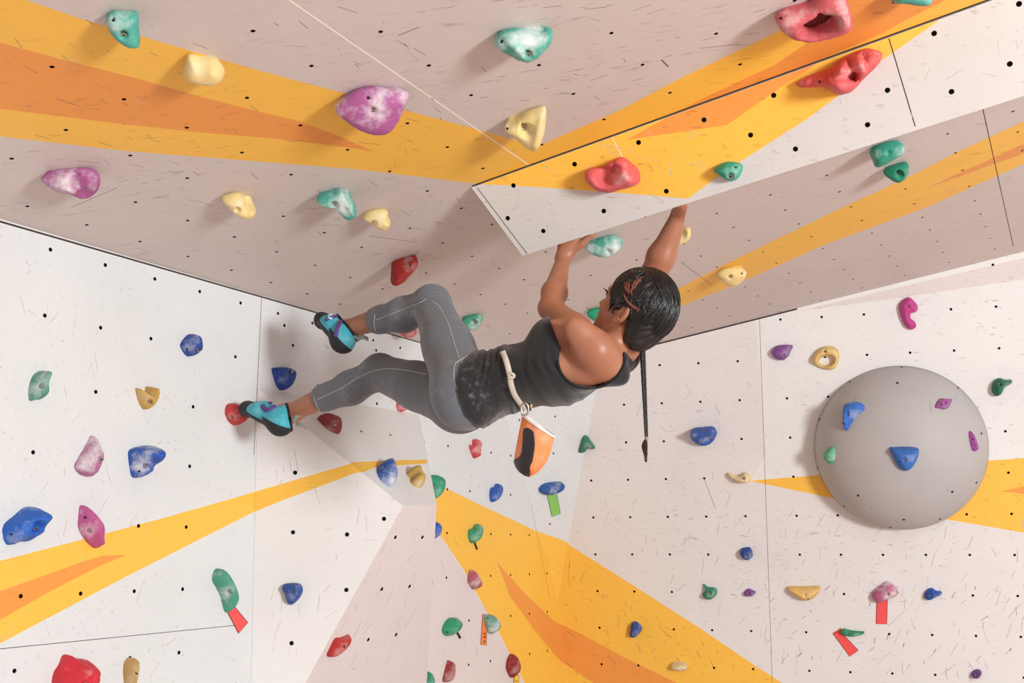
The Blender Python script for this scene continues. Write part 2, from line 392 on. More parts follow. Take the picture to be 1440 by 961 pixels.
quad(wd, [wv1, wv2, bk1, bk0], V_, cen); quad(wd, [s0+gap, wv1, bk0+gap], V_, cen); quad(wd, [s1x+gap, wv2, bk1+gap], V_, cen); quad(wd, [s0+gap, s1x+gap, bk1+gap, bk0+gap], V_, cen)
o = wd.build('climbing_volume', MATS, s0); tag(o, 'long white and yellow wedge volume hanging from the roof, gripped by the climber', 'climbing volume')
# faceted volume on the left wall
zA = lambda px, py, Z: wpt(px, py, Z)
q1 = hit(362, 547, LP)+nL*.001; q1b = hit(352, 1010, LP)+nL*.001
qf = zA(567, 712, 3.86); qt = hit(589, 583, LP)+nL*.001; qr = zA(614, 710, 4.12)
nA = unit(np.cross(q1b-q1, qf-q1)); nA = nA if nA@FW < 0 else -nA; VA = (nA, q1)
qfb = hit(402, 1010, VA)
qrb = hit(594, 1010, LP)+nL*.012
nCc = unit(np.cross(qfb-qf, qrb-qf)); nCc = nCc if nCc@FW < 0 else -nCc; VC = (nCc, qf)
qr = hit(614, 710, VC)
vo_ = Panel()
vo_.face(VA, [q1, q1b, qfb, qf], [(Y_, hp(VA, [(340, 697), (358, 692), (498, 651), (560, 640), (528, 658), (514, 663), (498, 666), (459, 681), (400, 703), (355.5, 721), (340, 728)]))], scuffs(VA, [[(380, 600), (560, 700), (430, 940), (370, 940)]], 22, LU_, .02, .09, .0018, (1.5, .4), 12),
         hp(VA, [(412, 749), (488, 752), (487, 830), (335, 747), (410, 905), (415, 665), (540, 730)]), VW_, H_, back=0, r=.008)
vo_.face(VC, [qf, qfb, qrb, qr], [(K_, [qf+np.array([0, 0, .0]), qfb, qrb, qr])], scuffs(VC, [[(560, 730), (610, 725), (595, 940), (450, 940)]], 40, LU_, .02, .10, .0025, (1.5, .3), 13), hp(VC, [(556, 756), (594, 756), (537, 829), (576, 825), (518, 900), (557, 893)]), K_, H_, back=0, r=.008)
for tri, st, hs in (((q1, qf, qt), [(470, 655), (498, 650), (540, 648.5), (600, 646), (600, 651.5), (528, 657.5), (514, 663), (490, 672)], [(508, 607), (549, 612)]), ((qf, qr, qt), [(520, 649.5), (601, 646.5), (601, 652), (520, 658)], [])):
    nn = unit(np.cross(tri[1]-tri[0], tri[2]-tri[0])); nn = nn if nn@FW < 0 else -nn; pl = (nn, tri[0])
    vo_.face(pl, list(tri), [(Y_, hp(pl, st))], [], hp(pl, hs), VW_, H_, back=0)
    if tri[1] is qf: VB = pl
    else: VB2 = pl
cen = (q1+qf+qt+qr+q1b+qrb)/6; k1 = hit(606, 700, LP)+nL*.001; k2 = hit(588, 1010, LP)+nL*.001
for pts in ([qt, qr, k1], [qr, qrb, k2, k1], [q1b, qfb, qrb, k2], [q1, qt, k1, k2, q1b]): quad(vo_, pts, VW_, cen)
o = vo_.build('climbing_volume', MATS, q1); tag(o, 'large white faceted volume on the left wall below the climber', 'climbing volume')
# round dome on the right wall
M_dome, nt, b = newmat('dome_fibreglass', .55, .3)
tc = N(nt, 'ShaderNodeTexCoord').outputs['Object']; col = lin((184, 180, 179))
c = mix(nt, ramp(nt, tex(nt, 3, 6, tc, .65, 2), .35, .75), col, tuple(x*.9 for x in col))
mp = N(nt, 'ShaderNodeMapping'); mp.inputs['Scale'].default_value = (30, 30, 3); nt.links.new(tc, mp.inputs['Vector'])
c = mix(nt, mathn(nt, 'MULTIPLY', ramp(nt, tex(nt, 1, 3, mp.outputs[0], .5, 4), .66, .76), .35), c, (.2, .18, .17))
nt.links.new(c, b.inputs['Base Color']); bump(nt, b, tex(nt, 200, 2, tc), .001, .2)
dc = hit(1265, 630, RP); rad = .5*np.linalg.norm(hit(1142, 630, RP)-hit(1388, 630, RP))
V = []; Fc = []; na, nb = 96, 24; DH = .30
for j in range(nb+1):
    t = j/nb*math.pi/2
    for i in range(na):
        a = 2*math.pi*i/na; V.append(dc+(uR*math.cos(a)+vR*math.sin(a))*rad*math.cos(t)*(.985 if j else 1.0)+nR*(DH*math.sin(t)+(.0 if j == 0 else .008)))
for j in range(nb):
    for i in range(na): k = (i+1) % na; Fc.append((j*na+i, j*na+k, (j+1)*na+k, (j+1)*na+i))
Fc.append(tuple(range(na))[::-1])
dome = mesh_obj('dome_volume', V, Fc, M_dome, origin=dc); tag(dome, 'big grey hemispherical dome volume bolted to the right wall', 'dome volume')
bvh_dome = BVHTree.FromPolygons([tuple(v) for v in V], Fc)
parts = []
for x, y in [(1268, 517), (1195, 537), (1262, 539), (1152, 590), (1150, 658), (1187, 712), (1207, 697), (1380, 610), (1373, 679), (1339, 692), (1271, 731), (1252, 742), (1322, 730), (1347, 546)]:
    p, n_, _, _ = bvh_dome.ray_cast(Vector(CAM), Vector(ray(x, y)))
    if p is None: continue
    p = np.array(p); n_ = np.array(n_); a = unit(np.cross(n_, [0, 0, 1])); b_ = np.cross(n_, a)
    ring = lambda r, h: [p+r*(math.cos(t)*a+math.sin(t)*b_)+n_*h for t in np.arange(8)*math.pi/4]
    parts.append((ring(.006, -.002)+ring(.006, .002)+ring(.0035, .003), [(i, (i+1) % 8, 8+(i+1) % 8, 8+i) for i in range(8)]+[(8+i, 8+(i+1) % 8, 16+(i+1) % 8, 16+i) for i in range(8)]+[tuple(range(16, 24))]))
for v, f in parts: mesh_obj('screw', [q-dc for q in v], f, M_hole, parent=dome)

# ------------------------------------------------------------------ CLIMBING HOLDS
TEAL = (84, 172, 156); GREEN = (44, 140, 108); GREYGRN = (110, 160, 145); BLUE = (46, 92, 182); NAVY = (38, 74, 158)
MAG = (176, 96, 152); MAGR = (200, 70, 146); PURP = (142, 86, 162); CREAM = (236, 212, 146); MUST = (214, 174, 100); RED = (206, 58, 60)
DRED = (150, 46, 44); PINKR = (206, 96, 102); ROSE = (176, 84, 96)
def dome_plane(px, py):
    p, n, _, _ = bvh_dome.ray_cast(Vector(CAM), Vector(ray(px, py))); n = np.array(n); n = n if n@FW < 0 else -n
    return (n, np.array(p)-n*.006)
def hold(name_group, label, plane, outline, rgb, H, bolt=None, screw=None, dents=(), bumps=(), p=2.3, q=1.9, lump=.0, chalk=.3, tilt=(0, 0), edge=.62, ring=None, comp=.62, boltless=False, lean=.5):
    """A bolted-on resin grip: outline (photo px) gives its footprint on the plane, H its height in m."""
    O = np.array(outline, float); cpx = O.mean(0)
    if plane == 'dome': plane = dome_plane(*cpx)
    n, c0 = plane; c = hit(*cpx, plane)
    S = spline(O, 6, True); n_wall = n; lift = 0
    view = unit(CAM-c); th = math.acos(min(1, n@view))
    if plane is CP:                       # roof grips lean their working face towards the room: the face plane is tilted, its skirt runs back to the roof
        rot = Matrix.Rotation(th*lean, 3, Vector(np.cross(n, view)))
        n = np.array(rot @ Vector(n)); plane = (n, c)
        B0 = np.array([hit(x, y, plane) for x, y in S]); lift = -min((B0-c)@n_wall)+.004
        for _ in range(8):
            plane = (n, c+view*lift/max(.2, n_wall@view)); B0 = np.array([hit(x, y, plane) for x, y in S]); lift += .004-min((B0-c)@n_wall)
        c_wall = c; c = hit(*cpx, plane); H = H*.5
    d = proj(c+n*H)-proj(c); L = np.linalg.norm(d)
    Sb = S.copy()
    if L > 3 and not lift:
        dh = d/L; t = (S-cpx)@dh; a, b = t.min(), t.max()
        k = max(1-comp, 1-L*.72/(b-a)); Sb = S+((a+(t-a)*k)-t)[:, None]*dh
    base = np.array([hit(x, y, plane) for x, y in Sb])
    e1 = unit(np.cross([0, 0, 1.], n)) if abs(n[2]) < .9 else unit(uC); e2 = np.cross(n, e1)
    U = np.stack([(base-c)@e1, (base-c)@e2], 1)
    # even resample
    seg = np.linalg.norm(np.roll(U, -1, 0)-U, axis=1); cs = np.concatenate([[0], np.cumsum(seg)]); per = cs[-1]; M = 64
    tt = np.arange(M)/M*per; UU = np.vstack([U, U[:1]])
    U = np.stack([np.interp(tt, cs, UU[:, 0]), np.interp(tt, cs, UU[:, 1])], 1)
    ccw = np.sum(U[:, 0]*np.roll(U[:, 1], -1)-np.roll(U[:, 0], -1)*U[:, 1]) > 0
    size = max(np.ptp(U[:, 0]), np.ptp(U[:, 1])); h = size/26
    P2 = [tuple(u) for u in U]; E = [(i, (i+1) % M) for i in range(M)]
    holeloop = None
    if ring is not None:
        rp = np.array([hit(x, y, plane) for x, y in ring]); holeloop = np.stack([(rp-c)@e1, (rp-c)@e2], 1); holeloop = spline(holeloop, 6, True)
        o = len(P2); P2 += [tuple(u) for u in holeloop]; E += [(o+i, o+(i+1) % len(holeloop)) for i in range(len(holeloop))]
    dist = lambda X: distpoly(X, U) if holeloop is None else np.minimum(distpoly(X, U), distpoly(X, holeloop))
    gx = np.arange(U[:, 0].min(), U[:, 0].max(), h); gy = np.arange(U[:, 1].min(), U[:, 1].max(), h*.866)
    G = np.array([(x+(j % 2)*h/2, y) for j, y in enumerate(gy) for x in gx])
    G = G[inpoly(G, U)]
    if holeloop is not None: G = G[~inpoly(G, holeloop)]
    G = G[dist(G) > h*.75]
    # two inset rings keep the side walls round
    nrm = np.roll(U, -1, 0)-np.roll(U, 1, 0); nrm = np.stack([-nrm[:, 1], nrm[:, 0]], 1); nrm /= np.linalg.norm(nrm, axis=1, keepdims=True)+1e-12
    if not inpoly(U[:1]+nrm[:1]*h*.2, U)[0]: nrm = -nrm
    for f in (.10, .38):
        R_in = U+nrm*h*f; ok = inpoly(R_in, U); R_in = R_in[ok]; R_in = R_in[dist(R_in) > h*f*.7]; P2 += [tuple(x) for x in R_in]
    P2 += [tuple(x) for x in G]
    vo, _, fo, _, _, _ = delaunay_2d_cdt([Vector(x) for x in P2], E, [], 0, 1e-7)
    vo = np.array([tuple(v) for v in vo]); ce = np.array([vo[list(f)].mean(0) for f in fo]); ok = inpoly(ce, U)
    if holeloop is not None: ok &= ~inpoly(ce, holeloop)
    fo = [tuple(f) for f, k in zip(fo, ok) if k]
    D = dist(vo); D[D < 1e-5] = 0; dm = D.max()
    t = np.clip(D/(dm*edge*1.6), 0, 1)
    hh = (1-(1-t)**p)**(1/q)
    hh *= 1+((vo[:, 0]*tilt[0]+vo[:, 1]*tilt[1])/size)
    Z = H*hh
    # relax
    nb = [set() for _ in vo]
    for f in fo:
        for i in range(len(f)): nb[f[i]].update((f[i-1], f[(i+1) % len(f)]))
    nb = [list(x) for x in nb]; bd = D == 0
    for _ in range(3): Z = np.array([Z[i] if bd[i] or not nb[i] else .45*Z[i]+.55*np.mean(Z[nb[i]]) for i in range(len(Z))])
    if lump:
        Z = Z+np.where(bd, 0, np.array([noise.noise(Vector((x/size*4.2+H*91, y/size*4.2, per*7)))+.5*abs(noise.noise(Vector((x/size*9, y/size*9, per*3)))) for x, y in vo])*lump*np.clip(t*2, 0, 1))
    P3 = c+vo[:, :1]*e1+vo[:, 1:]*e2+Z[:, None]*n
    px = projn(P3)
    for b in bumps:
        if len(b) == 4: X = np.linalg.norm(px-np.array(b[:2]), axis=1); r, amt = b[2], b[3]
        else:
            pts, r, amt = b; X = np.full(len(px), 1e9)
            for i in range(len(pts)-1):
                a_, b_ = np.array(pts[i], float), np.array(pts[i+1], float); ab = b_-a_; tq = np.clip(((px-a_)@ab)/(ab@ab), 0, 1); X = np.minimum(X, np.linalg.norm(px-a_-tq[:, None]*ab, axis=1))
        Z = Z+np.where(bd, 0, amt*np.exp(-(X/r)**2)*np.clip(t*3, 0, 1))
    P3 = c+vo[:, :1]*e1+vo[:, 1:]*e2+Z[:, None]*n; px = projn(P3)
    zc = np.linalg.norm(c-CAM)
    dl = [(x, y, r, dp) for x, y, r, dp in dents]
    mpp = zc/F
    if bolt: dl.append((bolt[0], bolt[1], .0105/mpp*.9, min(.016, H*.5)))
    if screw: dl.append((screw[0], screw[1], max(.0042/mpp, h/mpp*.75), min(.012, H*.4)))
    for x, y, r, dp in dl:
        X = np.linalg.norm(px-np.array([x, y]), axis=1)
        Z = np.where(bd, 0, np.maximum(Z-dp*np.exp(-(X/r)**4), .0015))
    P3 = c+vo[:, :1]*e1+vo[:, 1:]*e2+Z[:, None]*n
    ff = []
    for f in fo:
        a, b, d_ = vo[list(f[:3])]; ff.append(f if (b-a)[0]*(d_-a)[1]-(b-a)[1]*(d_-a)[0] > 0 else f[::-1])
    if lift:                              # skirt from the working face back to the roof
        cw = P3[:M].mean(0); o = len(P3); SK = []
        for f in (.35, .7, 1.0):
            sh = 1-.22*f
            q_ = cw+(P3[:M]-cw)*sh; hgt = (q_-c_wall)@n_wall; hgt0 = (P3[:M]-c_wall)@n_wall
            SK.append(q_+np.outer(hgt0*(1-f)-hgt, n_wall))
        P3 = np.vstack([P3]+SK)
        for r_ in range(3):
            a0 = 0 if r_ == 0 else o+(r_-1)*M; b0 = o+r_*M
            for i in range(M): j = (i+1) % M; ff.append((a0+j, a0+i, b0+i, b0+j) if ccw else (a0+i, a0+j, b0+j, b0+i))
        c = c_wall
    ob = mesh_obj('climbing_hold', P3, ff, hold_mat(rgb, chalk), origin=c); tag(ob, label, 'climbing hold', name_group)
    if bolt or screw:
        bv = BVHTree.FromPolygons([tuple(v) for v in P3], ff)
    if bolt and not boltless:
        hitp = bv.ray_cast(Vector(CAM), Vector(ray(*bolt)))
        if hitp[0] is not None:
            p0 = np.array(hitp[0]); ax = unit(n*.8+np.array(hitp[1])*.2 if np.dot(hitp[1], n) > 0 else n)
            a = unit(np.cross(ax, e2)); b_ = np.cross(ax, a); Vb = []; prof = ((.0078, -.004), (.0078, .0030), (.0066, .0042), (.0040, .0042), (.0036, .0008))
            for r, hz in prof:
                for i in range(12): th = 2*math.pi*i/12; Vb.append(p0+r*(math.cos(th)*a+math.sin(th)*b_)+ax*hz)
            Fb = [(j*12+i, j*12+(i+1) % 12, (j+1)*12+(i+1) % 12, (j+1)*12+i) for j in range(len(prof)-1) for i in range(12)]+[tuple(range(48, 60))]
            mesh_obj('bolt', [v-c for v in Vb], Fb, [M_steel, M_hole], parent=ob, smooth=False, fm=[0]*(len(Fb)-1)+[1])
    if screw:
        hitp = bv.ray_cast(Vector(CAM), Vector(ray(*screw)))
        if hitp[0] is not None:
            p0 = np.array(hitp[0]); ax = unit(np.array(hitp[1])); ax = ax if ax@n > 0 else n
            a = unit(np.cross(ax, e2)); b_ = np.cross(ax, a); Vb = [p0+.0042*(math.cos(th)*a+math.sin(th)*b_)+ax*.0012 for th in np.arange(10)*math.pi/5]+[p0+.0042*(math.cos(th)*a+math.sin(th)*b_)-ax*.004 for th in np.arange(10)*math.pi/5]
            mesh_obj('screw', [v-c for v in Vb], [tuple(range(10))]+[(i, 10+i, 10+(i+1) % 10, (i+1) % 10) for i in range(10)], M_hole, parent=ob, smooth=False)
    return ob

GR = 'climbing holds on the roof'; GW = 'climbing holds on the hanging wedge'; GL = 'climbing holds on the left wall'; GV = 'climbing holds on the left faceted volume'; GRW = 'climbing holds on the right wall'; GD = 'climbing holds on the grey dome'
# roof
hold(GR, 'teal roof hold near the top left corner on the yellow band', CP, [(149, 22), (158, 15), (176, 15), (193, 17), (195, 36), (197, 58), (190, 62), (176, 60), (160, 48), (151, 35)], TEAL, .075, bolt=(174, 50), screw=(160, 29), chalk=.4, p=3, q=3)
hold(GR, 'smooth cream pebble hold on the yellow roof band', CP, [(258, 98), (263, 78), (270, 76), (282, 82), (300, 82), (313, 91), (316, 102), (311, 112), (298, 118), (278, 116), (262, 110)], CREAM, .07, bumps=[(300, 99, 14, .012)], chalk=.1)
hold(GR, 'biggest magenta roof hold, pointed, chalked, on the yellow band', CP, [(470, 152), (482, 138), (502, 125), (521, 121), (546, 124), (573, 129), (571, 143), (562, 163), (551, 180), (539, 186), (520, 185), (500, 177), (482, 164)], MAG, .085, bolt=(525, 157), screw=(518, 138), chalk=.55, p=3, q=2.6, edge=.7)
hold(GR, 'chalky teal roof hold at top centre', CP, [(694, 58), (703, 44), (722, 40), (744, 41), (762, 42), (770, 38), (777, 45), (770, 62), (756, 76), (741, 83), (722, 77), (706, 68)], TEAL, .085, bolt=(742, 77), screw=(706, 59), chalk=.9, bumps=[([(706, 46), (736, 78)], 6, .012)], p=3, q=2.6)
hold(GR, 'cream triangular pocket hold beside the light panel seam on the roof', CP, [(709, 179), (724, 169), (740, 157), (754, 151), (767, 150), (767, 170), (763, 190), (757, 204), (750, 208), (738, 204), (727, 193)], CREAM, .085, bolt=(737, 180), screw=(714, 181), dents=[(741, 185, 9, .022)], bumps=[([(764, 152), (752, 204)], 5, .012)], chalk=.15, p=3, q=2.6)
hold(GR, 'large pink handle hold with a hole at the top right of the roof', CP, [(1089, 24), (1097, 14), (1116, 10), (1136, 5), (1150, -6), (1170, -14), (1188, -6), (1196, 18), (1198, 30), (1188, 40), (1165, 47), (1142, 52), (1120, 50), (1102, 42)], PINKR, .10, bolt=(1154, 25), screw=(1098, 26), ring=[(1129, 34), (1136, 26), (1150, 19), (1164, 15), (1171, 18), (1165, 27), (1150, 36), (1137, 39)], boltless=True, bumps=[(1186, 26, 14, .02), (1108, 24, 14, .01)], p=3.5, q=3, edge=.8)
hold(GR, 'teal roof hold cut off by the top edge of the photo', CP, [(1254, 1), (1262, -18), (1284, -26), (1306, -18), (1312, -4), (1306, 5), (1290, 6), (1272, 3)], TEAL, .06, chalk=.3)
hold(GR, 'rough magenta roof hold with white chalk at the far left', CP, [(57, 251), (70, 245), (84, 241), (96, 239), (112, 236), (128, 237), (140, 247), (140, 260), (133, 270), (121, 277), (108, 275), (98, 270), (82, 268), (68, 260)], MAG, .07, lump=.018, chalk=.6, bumps=[([(66, 255), (105, 268)], 4, .014), (124, 256, 13, .016)], dents=[(104, 250, 8, .02)], p=3)
hold(GR, 'cream bean shaped roof hold above the white left wall', CP, [(311, 278), (320, 273), (334, 271), (344, 279), (347, 287), (357, 290), (360, 298), (353, 304), (341, 304), (328, 297), (318, 287)], CREAM, .075, bolt=(334, 297), boltless=True, bumps=[(354, 298, 6, .012)], chalk=.1)
hold(GR, 'angular teal and white roof hold left of the cream one', CP, [(444, 279), (455, 272), (470, 268), (479, 265), (491, 274), (498, 284), (501, 296), (497, 302), (488, 305), (480, 299), (468, 289), (455, 286)], TEAL, .085, dents=[(471, 290, 5, .03)], bumps=[([(480, 267), (497, 300)], 5, .012)], chalk=.7, p=3.2, q=3)
hold(GR, 'small cream roof hold right of the angular teal one', CP, [(510, 305), (519, 297), (534, 294), (545, 297), (545, 304), (549, 312), (543, 322), (530, 319), (518, 311)], CREAM, .07, bolt=(526, 315), boltless=True, bumps=[(545, 315, 5, .012)], chalk=.1)
hold(GR, 'dark red tongue shaped roof hold above the raised knee', CP, [(549, 392), (552, 378), (560, 370), (572, 364), (583, 359), (588, 369), (580, 381), (570, 392), (559, 398), (551, 398)], (170, 44, 42), .09, screw=(577, 374), bumps=[([(556, 392), (578, 371)], 5, .015)], chalk=.05)
hold(GR, 'teal chalky roof hold between the two gripping hands', CP, [(822, 348), (834, 340), (850, 333), (864, 332), (875, 336), (873, 347), (863, 356), (848, 360), (833, 356)], TEAL, .085, bolt=(856, 355), boltless=True, chalk=.8)
hold(GR, 'cream scooped hold just behind the straight raised arm', CP, [(948, 340), (953, 328), (965, 320), (971, 322), (971, 331), (966, 338), (955, 343)], CREAM, .06, dents=[(958, 330, 7, .03)], chalk=.1)
hold(GR, 'cream roof hold on the orange band right of the head', CP, [(1009, 386), (1016, 379), (1032, 376), (1045, 379), (1050, 384), (1044, 395), (1035, 402), (1026, 402), (1016, 396)], CREAM, .06, bolt=(1027, 390), screw=(1043, 385), chalk=.25)
hold(GR, 'green roof hold peeking out behind the raised thigh', CP, [(650, 450), (662, 444), (675, 442), (679, 446), (676, 455), (671, 462), (658, 463), (650, 460)], (70, 160, 130), .055, dents=[(666, 456, 5, .03)], chalk=.45)
hold(GR, 'green roof hold peeking out in front of the face', CP, [(825, 442), (830, 436), (845, 433), (860, 436), (858, 450), (845, 456), (834, 450)], (40, 160, 120), .06, chalk=.1)
hold(GR, 'small red hold peeking out under the raised shin', CP, [(562, 467), (570, 460), (583, 461), (586, 468), (578, 474), (568, 473)], PINKR, .05, chalk=.1)
hold(GR, 'long teal crescent roof hold on the right, upper of a close pair', CP, [(1223, 214), (1231, 206), (1243, 201), (1256, 199), (1269, 202), (1271, 212), (1258, 221), (1244, 229), (1231, 233), (1227, 226)], (56, 158, 136), .08, bumps=[([(1228, 212), (1266, 203)], 5, .014), ([(1232, 228), (1268, 213)], 5, .014)], dents=[(1250, 216, 4, .008)], chalk=.3)
hold(GR, 'green pocket roof hold, lower of a close pair on the right', CP, [(1242, 242), (1250, 235), (1264, 230), (1276, 229), (1278, 241), (1271, 251), (1261, 255), (1250, 250)], (40, 140, 112), .07, dents=[(1265, 246, 5, .03)], bumps=[(1260, 237, 8, .014)], chalk=.05)
# hanging wedge
hold(GW, 'knobbly red rock like hold at the right on the wedge', WP, [(1119, 121), (1130, 111), (1148, 104), (1165, 98), (1178, 86), (1194, 77), (1210, 70), (1222, 68), (1240, 74), (1238, 87), (1226, 101), (1214, 113), (1201, 128), (1186, 135), (1170, 132), (1158, 125), (1140, 125), (1126, 125)], (218, 96, 98), .075, screw=(1153, 115), lump=.045, dents=[(1202, 108, 6, .05), (1197, 112, 5, .05), (1190, 96, 3, .02)], bumps=[(1184, 96, 10, .022), (1205, 84, 9, .022), (1182, 126, 10, .022), ([(1192, 82), (1198, 100)], 2.5, -.022), ([(1212, 76), (1222, 94)], 2.5, -.022), ([(1160, 112), (1200, 106)], 3, -.02), ([(1170, 104), (1182, 88)], 2.5, -.015)], chalk=.15, p=3)
hold(GW, 'pink saddle shaped jug bolted to the wedge above the near hand', WP, [(819, 248), (825, 240), (845, 236), (858, 228), (874, 221), (888, 229), (899, 240), (899, 256), (888, 263), (870, 268), (860, 272), (845, 272), (829, 265)], (222, 102, 106), .08, screw=(822, 246), dents=[(850, 249, 13, .045), (864, 240, 8, .03)], bumps=[(886, 246, 12, .02)], chalk=.15, p=3.5, q=3, edge=.8)
hold(GW, 'green three cornered hold on the yellow edge of the wedge', WP, [(1002, 242), (1011, 233), (1024, 228), (1042, 230), (1044, 239), (1037, 252), (1028, 257), (1018, 254), (1008, 247)], (52, 168, 144), .05, bolt=(1027, 248), screw=(1034, 236), chalk=.1)
# left wall
hold(GL, 'small dark blue hold right of centre high on the left wall', LP, [(253, 486), (262, 476), (275, 469), (284, 473), (287, 487), (283, 497), (270, 501), (260, 496)], NAVY, .06, bolt=(279, 492), screw=(263, 491), chalk=.25)
hold(GL, 'dark blue shield shaped hold above the lower shoe', LP, [(382, 519), (390, 517), (402, 516), (414, 517), (419, 523), (417, 534), (409, 545), (400, 549), (391, 543), (385, 531)], (42, 78, 160), .06, bolt=(411, 524), screw=(389, 520), chalk=.02)
hold(GL, 'teal crescent hold at the far left edge of the left wall', LP, [(40, 561), (41, 546), (49, 531), (61, 522), (71, 521), (73, 530), (67, 540), (67, 552), (60, 562), (53, 559), (45, 564)], (96, 160, 144), .06, bolt=(61, 543), bumps=[([(43, 558), (50, 536), (68, 524)], 5, .012)], chalk=.45)
hold(GL, 'mustard horned saddle hold on the left wall', LP, [(190, 546), (196, 549), (203, 554), (210, 553), (211, 545), (214, 543), (221, 547), (226, 552), (224, 558), (218, 568), (208, 576), (199, 570), (193, 559)], (206, 166, 92), .055, bolt=(213, 565), bumps=[(192, 549, 4, .012), (218, 548, 5, .016)], chalk=.05)
hold(GL, 'round red hold under the toe of the lower shoe', LP, [(316, 579), (320, 570), (332, 567), (344, 572), (351, 582), (349, 592), (338, 598), (325, 594), (318, 587)], (204, 70, 68), .06, bolt=(326, 587), screw=(346, 583), dents=[(325, 587, 5, .02)], chalk=.1)
hold(GL, 'triangular chalky magenta hold on the left wall', LP, [(104, 656), (112, 644), (124, 629), (136, 613), (140, 616), (144, 627), (150, 638), (149, 648), (141, 661), (134, 670), (119, 669), (109, 664)], MAG, .055, bolt=(142, 646), bumps=[([(108, 655), (137, 617)], 4, .006)], chalk=.75)
hold(GL, 'blue jug with white chalked top on the left wall', LP, [(180, 637), (187, 631), (200, 628), (215, 626), (228, 628), (232, 638), (229, 651), (217, 664), (201, 671), (187, 671), (182, 656)], BLUE, .07, bolt=(206, 655), screw=(196, 663), bumps=[([(196, 636), (226, 640)], 9, .018)], dents=[(218, 652, 8, .02)], chalk=.65)
hold(GL, 'big blue two horned jug at the left photo edge', LP, [(3, 745), (8, 736), (24, 726), (41, 715), (54, 713), (70, 719), (75, 730), (67, 741), (65, 752), (52, 757), (45, 762), (29, 762), (13, 767), (6, 760), (4, 752)], (44, 104, 200), .075, bolt=(50, 745), screw=(16, 752), dents=[(56, 740, 7, .03)], bumps=[([(30, 730), (68, 728)], 9, .014)], chalk=.12)
hold(GL, 'magenta leaf shaped hold with a ridge over the yellow stripe', LP, [(114, 711), (127, 717), (143, 729), (151, 742), (149, 757), (145, 771), (133, 767), (119, 756), (110, 743), (110, 729)], (196, 96, 154), .055, bolt=(128, 746), screw=(120, 728), bumps=[([(116, 713), (134, 738), (144, 769)], 4, .014)], chalk=.35)
hold(GL, 'curved teal hold with a red tag beneath it', LP, [(298, 816), (301, 804), (310, 800), (322, 810), (332, 824), (338, 840), (334, 852), (326, 862), (321, 856), (316, 842), (307, 828)], (82, 160, 138), .055, bolt=(325, 832), chalk=.4)
hold(GL, 'red rock like hold at the bottom left edge of the photo', LP, [(73, 965), (76, 946), (85, 936), (92, 923), (102, 922), (112, 930), (123, 927), (138, 932), (146, 943), (143, 958), (140, 985), (120, 1000), (85, 998)], (216, 52, 66), .09, bolt=(121, 962), lump=.03, bumps=[(120, 941, 13, .02)], dents=[(98, 945, 5, .02)], chalk=.05)
hold(GL, 'mustard egg shaped hold at the bottom of the left wall', LP, [(173, 945), (175, 932), (184, 926), (195, 927), (197, 938), (194, 955), (190, 972), (183, 976), (177, 962)], (196, 160, 100), .05, screw=(192, 948), chalk=.05)
hold(GL, 'small round red hold just under the lower thigh', LP, [(557, 571), (563, 562), (573, 561), (576, 571), (572, 578), (562, 579)], (206, 74, 76), .05, chalk=.3)
hold(GL, 'green pocket jug half hidden by the right edge of the white volume', LP, [(598, 678), (606, 670), (621, 668), (628, 675), (626, 688), (619, 698), (606, 704), (598, 694)], (58, 160, 124), .07, bolt=(612, 685), dents=[(612, 685, 6, .03)], chalk=.05)
hold(GL, 'blue hold half hidden by the right edge of the white volume', LP, [(600, 745), (606, 735), (617, 734), (622, 739), (622, 747), (616, 756), (607, 758)], BLUE, .05, chalk=.1)
hold(GL, 'red figure shaped hold left of the chalk bag', LP, [(659, 627), (666, 626), (667, 619), (674, 618), (679, 623), (675, 631), (675, 640), (669, 645), (664, 638)], (206, 76, 80), .04, lump=.012, chalk=.3)
hold(GL, 'small blue heart shaped hold below the chalk bag', LP, [(688, 697), (690, 688), (696, 685), (699, 685), (704, 680), (708, 684), (706, 695), (698, 704), (691, 706)], BLUE, .05, chalk=.05)
hold(GL, 'green heart shaped hold with a black tag on the yellow stripe', LP, [(658, 755), (659, 746), (665, 744), (668, 744), (673, 738), (679, 738), (680, 748), (674, 760), (664, 764)], (64, 158, 124), .05, bolt=(675, 751), boltless=True, chalk=.2)
hold(GL, 'chalky rose coloured hold at the left edge of the yellow stripe', LP, [(657, 816), (660, 803), (664, 802), (671, 810), (679, 818), (677, 827), (668, 829), (660, 822)], (182, 96, 106), .045, chalk=.45, lump=.008)
hold(GL, 'thin magenta sliver of a hold behind the white volume edge', LP, [(596, 818), (601, 806), (605, 809), (607, 819), (604, 828), (598, 832)], MAG, .04, chalk=.3)
hold(GL, 'green oval hold with a black tag, low in the corner', LP, [(621, 886), (627, 875), (638, 869), (650, 872), (652, 880), (646, 890), (634, 895), (625, 893)], (54, 156, 118), .05, bolt=(644, 884), boltless=True, screw=(629, 889), chalk=.05)
hold(GL, 'grey green chalky hold with an orange tag', LP, [(680, 867), (689, 864), (701, 869), (706, 879), (702, 888), (692, 892), (684, 883)], GREYGRN, .05, screw=(686, 869), chalk=.7)
hold(GL, 'dark red boot shaped hold low in the corner', LP, [(622, 957), (626, 946), (630, 936), (634, 929), (640, 935), (640, 947), (637, 955), (630, 960)], (160, 58, 56), .045, chalk=.2)
hold(GL, 'dark red shell shaped hold with a yellow tag', LP, [(711, 938), (714, 926), (721, 920), (729, 924), (734, 937), (732, 947), (723, 954), (715, 947)], DRED, .045, dents=[(722, 938, 4, .015)], chalk=.15)
